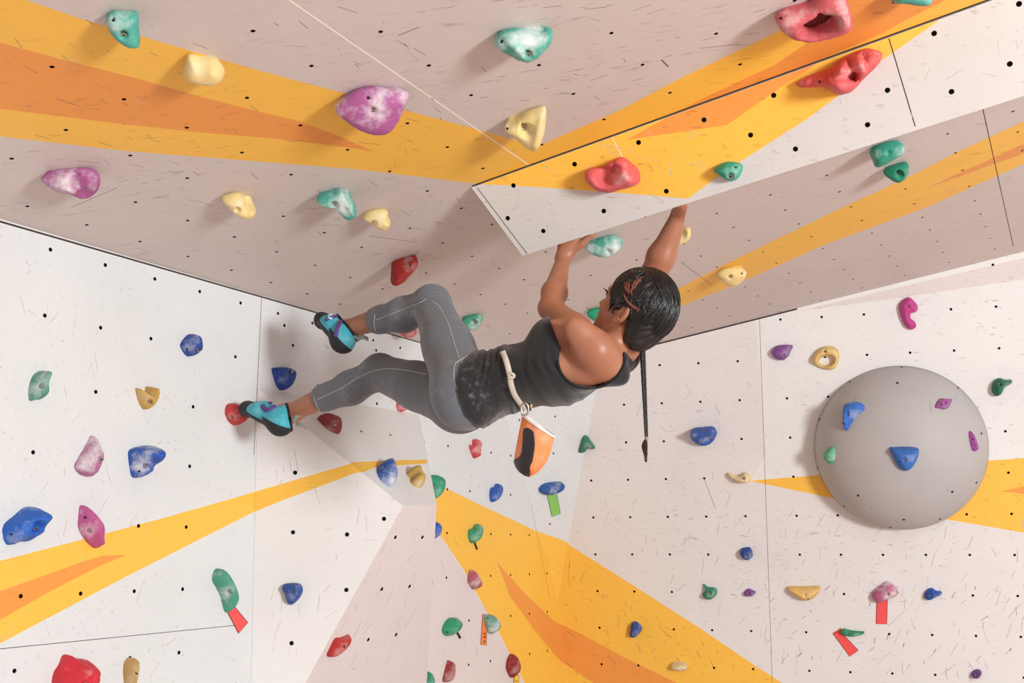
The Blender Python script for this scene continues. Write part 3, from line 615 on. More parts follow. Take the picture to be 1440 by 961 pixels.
hold(GL, 'blue hold cut by the bottom edge beside a green one', LP, [(573, 959), (578, 948), (585, 945), (592, 948), (590, 958), (584, 970), (575, 970)], NAVY, .045, chalk=.2)
hold(GL, 'green lobed hold cut by the bottom edge of the photo', LP, [(593, 952), (600, 945), (607, 946), (610, 951), (613, 956), (609, 966), (598, 972), (592, 966)], GREEN, .045, bolt=(606, 954), boltless=True, chalk=.1)
# faceted volume
hold(GV, 'round dark blue hold with a pale bolt on the volume front', VA, [(397, 829), (400, 822), (412, 820), (423, 822), (426, 832), (420, 843), (410, 851), (404, 846), (401, 836)], (42, 82, 158), .05, bolt=(411, 833), screw=(409, 847), chalk=.02)
hold(GV, 'dull red hold under the lower ankle on the volume', VB, [(448, 586), (460, 584), (480, 588), (481, 604), (476, 608), (464, 607), (455, 598)], (150, 62, 70), .05, bolt=(471, 597), chalk=.15)
hold(GV, 'blue oval hold with worn white patches on the volume ridge', VB, [(533, 668), (534, 655), (541, 645), (550, 643), (557, 651), (558, 667), (556, 679), (548, 685), (539, 680)], (54, 100, 186), .06, chalk=.65)
hold(GV, 'mustard double pebble hold beside the blue oval on the volume', VB, [(575, 664), (580, 657), (590, 656), (594, 663), (592, 670), (597, 676), (594, 684), (585, 686), (578, 680), (580, 672)], (206, 170, 92), .05, bumps=[(586, 662, 6, .012), (587, 679, 6, .012)], chalk=.1)
hold(GV, 'flat red fin shaped hold on the pink side of the volume', VC, [(461, 923), (465, 910), (471, 898), (481, 899), (490, 898), (498, 897), (494, 906), (484, 916), (471, 923)], (186, 52, 48), .04, screw=(484, 910), chalk=.08)
# corner facet
hold('climbing holds in the wall corner', 'flat blue oval hold above the green tag', FCP, [(757, 688), (764, 681), (779, 679), (792, 680), (797, 687), (790, 694), (775, 697), (763, 695)], (56, 96, 168), .05, bolt=(781, 690), boltless=True, chalk=.3)
# right wall
hold(GRW, 'green fin hold between the chalk bag and the braid', RP, [(813, 637), (818, 622), (822, 612), (826, 613), (831, 620), (837, 629), (834, 632), (826, 630), (821, 637)], (46, 128, 96), .055, bolt=(831, 626), chalk=.15)
hold(GRW, 'magenta hook shaped hold high on the right wall', RP, [(1264, 430), (1270, 422), (1278, 418), (1286, 424), (1291, 432), (1288, 439), (1281, 441), (1281, 448), (1287, 453), (1288, 460), (1281, 464), (1273, 459), (1267, 446)], MAGR, .05, bolt=(1277, 431), screw=(1285, 459), chalk=.03)
hold(GRW, 'purple teardrop hold on the right wall left of the cream ring', RP, [(1085, 495), (1091, 487), (1103, 485), (1115, 486), (1112, 494), (1108, 502), (1099, 507), (1089, 503)], PURP, .06, bolt=(1101, 500), screw=(1097, 503), chalk=.1)
hold(GRW, 'cream ring shaped hold with a hole through it', RP, [(1142, 507), (1147, 496), (1157, 488), (1170, 487), (1179, 493), (1180, 506), (1173, 519), (1161, 519), (1149, 514)], (238, 204, 136), .055, bolt=(1160, 495), screw=(1177, 493), ring=[(1152, 508), (1156, 503), (1164, 501), (1171, 503), (1171, 509), (1164, 513), (1156, 513)], chalk=.05)
hold(GRW, 'dark green tapered hold right of the dome', RP, [(1395, 549), (1397, 537), (1405, 532), (1415, 535), (1424, 535), (1424, 540), (1414, 546), (1409, 555), (1401, 558)], (36, 112, 88), .06, bolt=(1406, 541), screw=(1420, 538), chalk=.2)
hold(GRW, 'blue jug with a dusty lip in the middle of the right wall', RP, [(970, 618), (971, 607), (977, 603), (990, 601), (1003, 600), (1008, 608), (1006, 615), (1000, 624), (990, 629), (979, 627)], (52, 94, 180), .09, bolt=(987, 621), bumps=[([(975, 610), (1003, 606)], 6.5, .045)], dents=[(994, 619, 6, .03)], chalk=.25)
hold(GRW, 'cream scoop hold at the tip of the yellow wedge stripe', RP, [(1022, 667), (1028, 668), (1034, 671), (1042, 670), (1048, 664), (1055, 669), (1055, 677), (1050, 681), (1040, 680), (1030, 675)], (246, 220, 164), .08, bolt=(1046, 674), chalk=.2)
hold(GRW, 'small square blue hold below the yellow wedge tip', RP, [(1040, 776), (1045, 771), (1055, 770), (1058, 778), (1057, 786), (1049, 790), (1042, 785)], NAVY, .055, bolt=(1050, 782), chalk=.1)
hold(GRW, 'green eared hold in the lower middle of the right wall', RP, [(987, 838), (992, 831), (989, 821), (996, 826), (1003, 826), (1008, 829), (1007, 838), (999, 845), (991, 844)], (52, 140, 108), .05, bolt=(998, 835), chalk=.12)
hold(GRW, 'tiny purple diamond hold beside the green eared hold', RP, [(1046, 834), (1052, 828), (1058, 830), (1063, 833), (1058, 838), (1049, 838)], (136, 78, 156), .035, bolt=(1053, 835), chalk=.05)
hold(GRW, 'wide cream half moon hold low on the right wall', RP, [(1107, 827), (1113, 825), (1131, 825), (1150, 824), (1154, 828), (1148, 839), (1137, 847), (1125, 845), (1114, 836)], (234, 190, 116), .065, bolt=(1132, 838), boltless=True, screw=(1136, 843), bumps=[([(1112, 828), (1150, 827)], 4, .014)], chalk=.05)
hold(GRW, 'chalky pink hold with a straight red tag under it', RP, [(1226, 838), (1231, 829), (1239, 823), (1247, 817), (1257, 823), (1263, 834), (1260, 841), (1249, 845), (1239, 850), (1230, 848)], (190, 100, 140), .06, bolt=(1249, 837), chalk=.8)
hold(GRW, 'blue hold with a short beak low at the right', RP, [(1300, 838), (1303, 830), (1310, 827), (1317, 832), (1325, 834), (1323, 839), (1316, 842), (1309, 846), (1302, 844)], (36, 82, 168), .045, bolt=(1309, 838), chalk=.03)
hold(GRW, 'thin green feather shaped hold over an L shaped red tag', RP, [(1181, 889), (1187, 884), (1196, 887), (1207, 889), (1216, 890), (1212, 894), (1200, 897), (1189, 895)], (40, 140, 98), .04, bolt=(1193, 891), chalk=.1)
hold(GRW, 'small blue bean hold on the big yellow stripe', RP, [(884, 896), (886, 886), (888, 877), (894, 874), (902, 881), (901, 889), (894, 897), (888, 899)], (38, 76, 160), .05, bolt=(895, 885), chalk=.05)
hold(GRW, 'bumpy pale cream hold on the lower yellow stripe', RP, [(942, 938), (947, 932), (955, 931), (965, 933), (968, 938), (963, 944), (952, 945), (944, 944)], (222, 200, 150), .045, lump=.012, chalk=.4)
hold(GRW, 'small purple hold at the bottom right corner', RP, [(1366, 949), (1369, 943), (1377, 942), (1381, 948), (1377, 956), (1369, 955)], (106, 62, 130), .04, bolt=(1373, 950), chalk=.05)
# dome
hold(GD, 'blue wing shaped hold at the upper left of the dome', 'dome', [(1183, 572), (1190, 566), (1201, 564), (1212, 568), (1216, 576), (1206, 584), (1197, 594), (1190, 605), (1186, 601), (1184, 586)], (60, 118, 206), .055, bolt=(1191, 582), boltless=True, screw=(1186, 596), chalk=.3)
hold(GD, 'small green ribbed shell hold at the left of the dome', 'dome', [(1155, 641), (1160, 633), (1171, 628), (1176, 633), (1175, 645), (1169, 653), (1160, 650)], (92, 178, 140), .03, bumps=[([(1162, 640), (1174, 632)], 1.6, .008), ([(1163, 643), (1175, 640)], 1.6, .008), ([(1163, 647), (1172, 648)], 1.6, .008)], chalk=.25)
hold(GD, 'blue jug with a flat lip at the centre of the dome', 'dome', [(1251, 631), (1258, 629), (1274, 628), (1290, 630), (1292, 637), (1288, 649), (1280, 660), (1271, 662), (1261, 654)], (62, 116, 196), .055, bolt=(1273, 647), screw=(1265, 650), bumps=[([(1256, 633), (1288, 633)], 4, .026)], chalk=.12)
hold(GD, 'purple diamond hold at the upper right of the dome', 'dome', [(1314, 573), (1321, 561), (1331, 560), (1341, 560), (1336, 571), (1329, 576), (1320, 575)], (164, 92, 160), .03, bolt=(1330, 566), boltless=True, screw=(1324, 569), chalk=.2)
hold(GD, 'purple leaf hold at the right edge of the dome', 'dome', [(1361, 614), (1363, 606), (1369, 613), (1377, 627), (1376, 634), (1369, 634), (1364, 626)], (164, 84, 160), .03, bolt=(1372, 627), boltless=True, screw=(1368, 618), chalk=.05)

# ------------------------------------------------------------------ ROUTE TAGS (strips of coloured tape)
def route_tag(label, plane, pts, rgb, marks=(), fold=None):
    n, _ = plane; P = hp(plane, pts); c = sum(P)/len(P); k = len(P)
    M = plain('tag_tape', rgb, .45)
    V = [p+n*.0018 for p in P]+[p+n*.0004 for p in P]
    nn = np.cross(P[1]-P[0], P[2]-P[0]); f0 = tuple(range(k)) if nn@n > 0 else tuple(range(k))[::-1]
    ob = mesh_obj('route_tag', V, [f0]+[(i, k+i, k+(i+1) % k, (i+1) % k) for i in range(k)], M, origin=c, smooth=False)
    tag(ob, label, 'route tag', 'tape tags marking routes')
    # dark cut edge of the tape
    ed = plain('tag_edge', tuple(int(x*.35) for x in rgb), .6); v, f = tube([p+n*.0016-c for p in P], .0013, 5, closed=True); mesh_obj('edge', v, f, ed, parent=ob)
    if fold: v, f = tube([hit(x, y, plane)+n*.0022-c for x, y in fold], .0012, 5); mesh_obj('crease', v, f, ed, parent=ob)
    for stroke in marks: v, f = tube([hit(x, y, plane)+n*.002-c for x, y in stroke], .0018, 5); mesh_obj('pen_mark', v, f, M_hole, parent=ob)
    return ob
TR = (238, 84, 82)
route_tag('slanted red tape tag under the curved teal hold', LP, [(311, 845), (320, 842), (348, 876), (335, 891)], TR)
route_tag('straight upright red tape tag under the chalky pink hold', RP, [(1233, 846), (1248, 844), (1247, 878), (1232, 877.5)], TR)
route_tag('L shaped red tape tag under the feather shaped hold', RP, [(1171, 891), (1182.5, 883.5), (1186, 893), (1207, 915), (1195, 923.5)], TR, fold=[(1173, 891), (1182, 888), (1187, 894)])
route_tag('green tape tag under the flat blue oval hold', FCP, [(769, 696), (783, 696), (788, 722.5), (776, 727)], (134, 196, 98))
route_tag('narrow orange tape tag beside the grey green hold', LP, [(678.5, 864), (685, 865), (683.5, 908), (675.5, 907)], (244, 130, 66), marks=[[(679.5, 892), (681.5, 890.5), (681, 893), (682.5, 891.5)], [(679, 897), (682, 894.5), (682.5, 897), (680, 896.5)], [(679, 902.5), (681, 901), (680, 905), (682, 903)]])
route_tag('short yellow tape tag under the dark red shell hold', LP, [(722.5, 950), (729.5, 950), (729, 968), (722, 968)], (238, 196, 66), marks=[[(724, 958), (727, 958.5)]])
route_tag('short black tape tag under the green heart shaped hold', LP, [(665.5, 763), (667.5, 762), (671.5, 772.5), (669.5, 773.5)], (34, 32, 30))
route_tag('short black tape tag under the green oval hold', LP, [(641.5, 891), (644, 890), (648, 897), (646, 899)], (34, 32, 30))

# ------------------------------------------------------------------ THE CLIMBER: implicit surface (blended limbs) polygonised with surface nets, posed in camera axes
class Field:
    def __init__(s, lo, hi, h):
        s.lo = np.array(lo, float); s.h = h; s.n = np.ceil((np.array(hi)-s.lo)/h).astype(int)+1
        s.D = np.full(s.n, .08, np.float32)
    def box(s, lo, hi):
        a = np.clip(np.floor((lo-s.lo)/s.h).astype(int), 0, s.n); b = np.clip(np.ceil((hi-s.lo)/s.h).astype(int)+1, 0, s.n)
        sl = tuple(slice(x, y) for x, y in zip(a, b))
        ax = [s.lo[i]+np.arange(a[i], b[i])*s.h for i in range(3)]
        if any(len(x) == 0 for x in ax): return None, None
        g = np.meshgrid(*ax, indexing='ij'); return sl, np.stack(g, -1).astype(np.float32)
    def put(s, prim, k=.02, sub=False):
        f, lo, hi = prim; m = k+.012
        sl, P = s.box(lo-m, hi+m)
        if sl is None: return
        d = f(P).astype(np.float32); A = s.D[sl]
        if sub:
            d = -d; h = np.clip(.5+.5*(d-A)/max(k, 1e-4), 0, 1) if k > 0 else (d > A).astype(np.float32)
            s.D[sl] = A*(1-h)+d*h+k*h*(1-h)
        else:
            h = np.clip(.5+.5*(A-d)/k, 0, 1); s.D[sl] = A*(1-h)+d*h-k*h*(1-h)
    def cut(s, fn):                       # keep where fn < 0
        sl, P = s.box(s.lo, s.lo+s.n*s.h); s.D[sl] = np.maximum(s.D[sl], fn(P).astype(np.float32))
    def mesh(s):
        D = s.D; S = D < 0
        c = sum(S[i:S.shape[0]-1+i, j:S.shape[1]-1+j, k:S.shape[2]-1+k].astype(np.int8) for i in (0, 1) for j in (0, 1) for k in (0, 1))
        act = (c > 0) & (c < 8); I = np.argwhere(act); idx = np.full(act.shape, -1, np.int32); idx[act] = np.arange(len(I))
        acc = np.zeros((len(I), 3)); cnt = np.zeros(len(I)); cor = [(i, j, k) for i in (0, 1) for j in (0, 1) for k in (0, 1)]
        val = {q: D[I[:, 0]+q[0], I[:, 1]+q[1], I[:, 2]+q[2]] for q in cor}
        for a in cor:
            for ax in range(3):
                if a[ax] == 0:
                    b = list(a); b[ax] = 1; b = tuple(b); va, vb = val[a], val[b]; x = (va < 0) != (vb < 0)
                    t = np.where(x, va/(va-vb+1e-12), 0); p = np.array(a, float)[None]+np.zeros((len(I), 1)); p[:, ax] += t
                    acc[x] += p[x]; cnt[x] += 1
        V = s.lo+(I+acc/cnt[:, None])*s.h; Fc = []
        for ax in range(3):
            u, v = (ax+1) % 3, (ax+2) % 3
            n = np.array(D.shape); sl0 = [slice(None)]*3; sl1 = [slice(None)]*3; sl0[ax] = slice(0, n[ax]-1); sl1[ax] = slice(1, n[ax])
            E = S[tuple(sl0)] != S[tuple(sl1)]; Q = np.argwhere(E); Q = Q[(Q[:, u] > 0) & (Q[:, v] > 0) & (Q[:, u] < n[u]-1) & (Q[:, v] < n[v]-1)]
            o = np.zeros(3, int); q = []
            for du, dv in ((-1, -1), (0, -1), (0, 0), (-1, 0)):
                w = Q.copy(); w[:, u] += du; w[:, v] += dv; q.append(idx[w[:, 0], w[:, 1], w[:, 2]])
            q = np.stack(q, 1); ins = S[Q[:, 0], Q[:, 1], Q[:, 2]]; q[~ins] = q[~ins][:, ::-1]; Fc.append(q)
        return V, np.vstack(Fc)
def cone(a, b, ra, rb):
    a, b = np.asarray(a, float), np.asarray(b, float); ba = b-a; L = ba@ba
    def f(P):
        t = np.clip(((P-a)@ba)/L, 0, 1); return np.linalg.norm(P-a-t[..., None]*ba, axis=-1)-(ra+(rb-ra)*t)
    r = max(ra, rb); return f, np.minimum(a, b)-r, np.maximum(a, b)+r
def flat(a, b, lat, wa, wb):
    """tapered trunk section: (half width, half depth) at both ends, lat = width direction"""
    a, b = np.asarray(a, float), np.asarray(b, float); ba = b-a; Lg = np.linalg.norm(ba); ax = ba/Lg
    l = np.asarray(lat, float); l = unit(l-ax*(l@ax)); d_ = np.cross(ax, l)
    def f(P):
        q = P-a; s = q@ax; t = np.clip(s/Lg, 0, 1); ex = s-t*Lg
        W = wa[0]+(wb[0]-wa[0])*t; H = wa[1]+(wb[1]-wa[1])*t; m = np.minimum(W, H)
        return (np.sqrt(((q@l)/W)**2+((q@d_)/H)**2+(ex/m)**2)-1)*m
    r = max(*wa, *wb); return f, np.minimum(a, b)-r, np.maximum(a, b)+r
def ell(c, ax, rad):
    c = np.asarray(c, float); A = np.array([unit(v) for v in ax]); R = np.asarray(rad, float)
    def f(P):
        q = (P-c)@A.T; k0 = np.linalg.norm(q/R, axis=-1); k1 = np.linalg.norm(q/(R*R), axis=-1); return k0*(k0-1)/(k1+1e-9)
    r = R.max(); return f, c-r, c+r
def ball(c, r): return cone(c, np.asarray(c)+1e-4, r, r)

# joints
Sh_l, El_l, Wr_l = C3(838, 493, 2.90), C3(774, 434, 3.11), C3(792, 364, 3.315)
Sh_r, El_r, Wr_r = C3(888, 470, 3.16), C3(919, 386, 3.31), C3(956, 301, 3.235)
Hip_l, Kn_l, An_l = C3(652, 545, 3.10), C3(607, 428, 3.37), C3(494, 461, 3.60)
Hip_r, Kn_r, An_r = C3(640, 562, 3.26), C3(534, 524, 3.50), C3(413, 579, 3.63)
Pel, Wai, Che, Upp = C3(665, 549, 3.17), C3(722, 532, 3.11), C3(785, 519, 3.05), C3(838, 506, 3.03)
LAT = unit([0.02, -.36, -.93]); LATu = unit([-.12, .06, -.95])
Hc = C3(893, 433, 2.97); hf = unit([-.70, -.42, .58]); hu = np.array([.45, -.88, -.1]); hu = unit(hu-hf*(hu@hf)); hl = np.cross(hu, hf)
HD = lambda f, l, u: Hc+hf*f+hl*l+hu*u
HAX = (hf, hl, hu)

def torso(S, g=0., k=.03, low=0.):
    S.put(flat(Pel, Wai, LAT, (.150+g-low, .094+g-low), (.118+g-low, .074+g-low)), k)
    S.put(flat(Wai, Che, LAT, (.118+g-low, .074+g-low), (.132+g, .090+g)), k)
    S.put(flat(Che, Upp, unit(LAT+LATu), (.132+g, .090+g), (.125+g, .066+g)), k)
    # bust, on the front (upper) side
    for sgn in (1, -1): S.put(ball(C3(775, 490, 3.05)+LAT*.062*sgn, .058+g), k)
    # shoulder girdle and back muscle
    S.put(cone(C3(838, 506, 2.95), C3(870, 486, 3.14), .058+g, .050+g), k)
    S.put(ell(C3(830, 523, 2.97), (unit([.9, -.3, .1]), unit([.2, .9, -.2]), LAT), (.070+g, .038+g, .052+g)), k)
def arms(S):
    for sh, el, wr, sc in ((Sh_l, El_l, Wr_l, .93), (Sh_r, El_r, Wr_r, 1.08)):
        S.put(ell(sh, (unit(el-sh), unit(np.cross(el-sh, [0, 0, 1])), [0, 0, 1]), (.060, .049, .047)), .03)
        S.put(cone(sh, sh+(el-sh)*.5, .055*sc, .047*sc), .02); S.put(cone(sh+(el-sh)*.45, el, .048*sc, .0375*sc), .02)
        m = el+(wr-el)*.3; S.put(cone(el, m, .0375*sc, .0395*sc), .012); S.put(cone(m, wr, .0385*sc, .0225*sc), .02)
def legs(S, g=0.):
    ga = max(g, -.0)
    for hp_, kn, an in ((Hip_l, Kn_l, An_l), (Hip_r, Kn_r, An_r)):
        S.put(cone(hp_, hp_+(kn-hp_)*.5, .086+g, .072+g), .03); S.put(cone(hp_+(kn-hp_)*.45, kn, .074+g, .054+g), .02)
        S.put(ball(kn+unit(kn-(hp_+an)/2)*.006, .052+g), .02)
        m = kn+(an-kn)*.32; bk = unit((hp_+an)/2-kn)*.010
        S.put(cone(kn, m+bk, .047+g, .053+g), .02); S.put(cone(m+bk, kn+(an-kn)*.62+bk*.4, .053+g, .041+g), .02); S.put(cone(kn+(an-kn)*.6, an, .0395+ga, .031+ga), .02)
    # buttocks
    for c, r in ((C3(652, 562, 3.08), .088), (C3(648, 568, 3.24), .088)): S.put(ball(c, r+g), .03)

def finger(S, pts, r0, r1):
    n = len(pts)-1
    for i in range(n): S.put(cone(pts[i], pts[i+1], r0+(r1-r0)*i/n, r0+(r1-r0)*(i+1)/n), .004)

# the lip of the wedge in camera axes: hands hook over the lower edge, fingers lie on its back face
W2C = lambda p: (np.asarray(p)-CAM)@CW.T
lipL = lambda px: W2C(wv1+eV*((hit(px, 360-(px-735)*.335, WP)-wv1)@eV))
eVc = unit(W2C(wv2)-W2C(wv1)); _bk = W2C(bk0)-W2C(wv1)
back_dir = unit(_bk-eVc*(_bk@eVc)); nBk = unit(np.cross(eVc, back_dir)); nBk = nBk if nBk[2] > 0 else -nBk     # up the back face / out of it

def hand(S, wr, px0, sgn, chunk):
    """palm behind the lip, four fingers up the back face, thumb leaving the side of the palm (sgn = thumb side along the edge)"""
    k0 = lipL(px0)+nBk*.019+back_dir*.016
    along = eVc*sgn
    kn = [k0+along*o+back_dir*.012+np.array([0, .012, 0])*(abs(o) > .03) for o in (.030, .010, -.010, -.030)]
    S.put(cone(wr, k0+along*.012, .0235, .020), .012); S.put(cone(wr, k0-along*.022, .022, .018), .012)
    S.put(flat(wr+(k0-wr)*.35, k0, eVc, (.028, .015), (.041, .013)), .010)
    for q, L in zip(kn, (.074, .084, .078, .060)):
        finger(S, [q, q+back_dir*L*.5+nBk*.006, q+back_dir*L*.8+nBk*.001, q+back_dir*L-nBk*.003], .0095, .0072)
    t0 = wr+(k0-wr)*.3+along*.018
    if sgn < 0:
        t0 = wr+(k0-wr)*.35+along*.012; finger(S, [t0, t0+along*.012+(k0-wr)*.35, k0+along*.026+back_dir*.02, k0+along*.030+back_dir*.045], .012, .0085); return
    finger(S, [t0, t0+along*.030+(k0-wr)*.25, t0+along*.052+(k0-wr)*.62, t0+along*.064+(k0-wr)*.80+back_dir*.006], .0135, .0088)

t_h = .0036
B = Field([-.98, -.46, 2.72], [.52, .32, 3.86], t_h)
torso(B, low=.012); arms(B); legs(B, -.014)
for an, tgt in ((An_l, C3(478, 470, 3.62)), (An_r, C3(392, 585, 3.64))): B.put(ell((an*.6+tgt*.4), (unit(tgt-an), [0, 1, 0], [0, 0, 1]), (.045, .034, .034)), .02)   # heels inside the shoes
hand(B, Wr_l, 800, 1, 0); hand(B, Wr_r, 962, -1, 0)
# neck and head
B.put(cone(C3(872, 496, 3.04), HD(-.02, 0, -.055), .054, .050), .03)
B.put(cone(C3(850, 496, 2.95), HD(-.02, .02, -.08), .030, .034), .03)
B.put(ell(HD(-.012, 0, .018), HAX, (.090, .070, .096)), .015)
B.put(ell(HD(.030, 0, -.040), HAX, (.058, .056, .072)), .02)
B.put(ell(HD(.045, 0, -.078), HAX, (.042, .040, .034)), .018)          # jaw
B.put(ball(HD(.078, 0, -.098), .014), .018)                            # chin
for s_ in (1, -1):
    B.put(ball(HD(.055, s_*.036, -.035), .024), .014)                   # cheek bones
    B.put(ell(HD(.078, s_*.032, .002), HAX, (.012, .016, .011)), .008, sub=True)   # eye sockets
    B.put(ball(HD(.070, s_*.031, -.001), .0125), .003)
    B.put(ell(HD(.074, s_*.028, .016), HAX, (.012, .022, .007)), .008)  # brow
B.put(cone(HD(.080, 0, .002), HD(.101, 0, -.032), .008, .0095), .008)   # nose
for s_ in (1, -1): B.put(ball(HD(.090, s_*.010, -.036), .0075), .005)
B.put(ell(HD(.085, 0, -.060), HAX, (.011, .020, .0055)), .004); B.put(ell(HD(.083, 0, -.072), HAX, (.011, .017, .006)), .004)
for s_ in (1, -1):                                                      # ears
    ec = HD(-.020, s_*.076, -.028); ea = (unit(hf*.96+hu*.25-hl*s_*.25), unit(hl*s_+hf*.3), unit(hu*.96-hf*.28))
    B.put(ell(ec, ea, (.019, .008, .031)), .004); B.put(ell(ec+ea[1]*.007+ea[0]*.003, ea, (.010, .006, .019)), .003, sub=True); B.put(ball(ec-ea[2]*.027+ea[0]*.006, .0075), .005)
    B.put(ball(ec+ea[0]*.014-ea[2]*.004, .005), .004)
Vb, Fb = B.mesh(); del B
M_skin, nt, b = newmat('skin', .42, .45)
tc = N(nt, 'ShaderNodeTexCoord').outputs['Object']; sk = lin((174, 119, 93))
nt.links.new(mix(nt, ramp(nt, tex(nt, 9, 5, tc, .6, 2), .3, .75), sk, tuple(x*y for x, y in zip(sk, (.86, .78, .72)))), b.inputs['Base Color'])
b.inputs['Subsurface Weight'].default_value = .12; b.inputs['Subsurface Radius'].default_value = (.012, .005, .003); b.inputs['Subsurface Scale'].default_value = 1
bump(nt, b, tex(nt, 500, 2, tc), .0006, .25)
PO = c2w(Pel)
def body_part(name, V, Fc, mats, parent, fm=None, smooth=True): return mesh_obj(name, c2w(V)-PO, Fc, mats, parent=parent, smooth=smooth, fm=fm)
person = mesh_obj('person', c2w(Vb), Fb, M_skin, origin=PO)
tag(person, 'climber in black tank top and grey leggings hanging under the wedge, seen from behind', 'person')

# leggings
M_leg, nt, b = newmat('heather_grey_jersey', .85, .2)
tc = N(nt, 'ShaderNodeTexCoord').outputs['Object']; g0 = lin((104, 109, 117))
c = mix(nt, ramp(nt, tex(nt, 420, 4, tc, .7, 1), .3, .7), tuple(x*.62 for x in g0), tuple(x*1.45 for x in g0))
c = mix(nt, mathn(nt, 'MULTIPLY', ramp(nt, tex(nt, 11, 6, tc, .7, 5), .55, .8), .35), c, (.62, .62, .62))
nt.links.new(c, b.inputs['Base Color']); b.inputs['Sheen Weight'].default_value = .25
bump(nt, b, tex(nt, 600, 2, tc), .0008, .4)
Lg = Field([-.90, -.24, 2.90], [-.02, .34, 3.80], .0038)
legs(Lg, .003); Lg.put(flat(Pel, Wai, LAT, (.153, .097), (.120, .076)), .03)
axT = unit(Wai-Pel)
def leg_cut(P):
    d = np.full(P.shape[:-1], -1., np.float32)
    for kn, an, t in ((Kn_l, An_l, .70), (Kn_r, An_r, .70)):
        ax = unit(an-kn); c0 = kn+(an-kn)*t; q = (P-c0)@ax; near = np.linalg.norm(P-c0-(q[..., None])*ax, axis=-1) < .10
        d = np.maximum(d, np.where(near & (q > -.05), q, -1))
    d = np.maximum(d, (P-(Pel+axT*.09))@axT)
    # folds behind the knees and at the hip
    w = np.zeros_like(d)
    for kn, hp_ in ((Kn_l, Hip_l), (Kn_r, Hip_r)):
        ax = unit(hp_-kn); s_ = (P-kn)@ax; r_ = np.exp(-((np.linalg.norm(P-kn, axis=-1))/.09)**2); w += .0022*np.sin(s_*420+((P@np.array([37., 21., 11.]))))*r_
    Lg.D[...] += w
    return d
Lg.cut(leg_cut)
Vl, Fl = Lg.mesh(); del Lg
leggings = body_part('leggings', Vl, Fl, M_leg, person); leggings['label'] = 'heather grey cropped leggings'
bvh_leg = BVHTree.FromPolygons([tuple(v) for v in c2w(Vl)], [tuple(int(i) for i in f) for f in Fl])

# tank top with armholes, racer straps and gathered folds
M_tank, nt, b = newmat('black_jersey', .8, .25)
tc = N(nt, 'ShaderNodeTexCoord').outputs['Object']
hipc = Vector(c2w(C3(672, 545, 3.03))-PO)
vm = N(nt, 'ShaderNodeVectorMath', operation='DISTANCE'); nt.links.new(tc, vm.inputs[0]); vm.inputs[1].default_value = hipc
near = ramp(nt, vm.outputs['Value'], .16, .02)
c = mix(nt, mathn(nt, 'MULTIPLY', mathn(nt, 'MULTIPLY', ramp(nt, tex(nt, 34, 8, tc, .8, 5), .52, .8), near), .55), lin((35, 35, 37)), (.55, .55, .55))
nt.links.new(c, b.inputs['Base Color']); b.inputs['Sheen Weight'].default_value = .3
bump(nt, b, tex(nt, 500, 2, tc), .0006, .3)
T = Field([-.26, -.16, 2.74], [.50, .32, 3.50], .0034)
torso(T, .009)
T.put(ell(Sh_l, (unit(El_l-Sh_l), unit(np.cross(El_l-Sh_l, [0, 0, 1])), [0, 0, 1]), (.066, .055, .053)), .03)
T.put(cone(C3(872, 496, 3.04), C3(880, 478, 3.03), .062, .058), .03); T.put(cone(C3(850, 496, 2.95), C3(866, 485, 2.98), .038, .040), .03)
for c_, r_ in ((C3(652, 562, 3.08), .088), (C3(648, 568, 3.24), .088)): T.put(ball(c_, r_+.012), .03)
T.put(cone(Hip_l, Hip_l+(Kn_l-Hip_l)*.35, .098, .092), .03); T.put(cone(Hip_r, Hip_r+(Kn_r-Hip_r)*.3, .098, .090), .03)
hem = unit(C3(720, 533, 3.1)-C3(655, 552, 3.14)+np.array([0, -.045, 0])); hem0 = C3(661, 557, 3.12)
armc_l = C3(833, 505, 2.9)
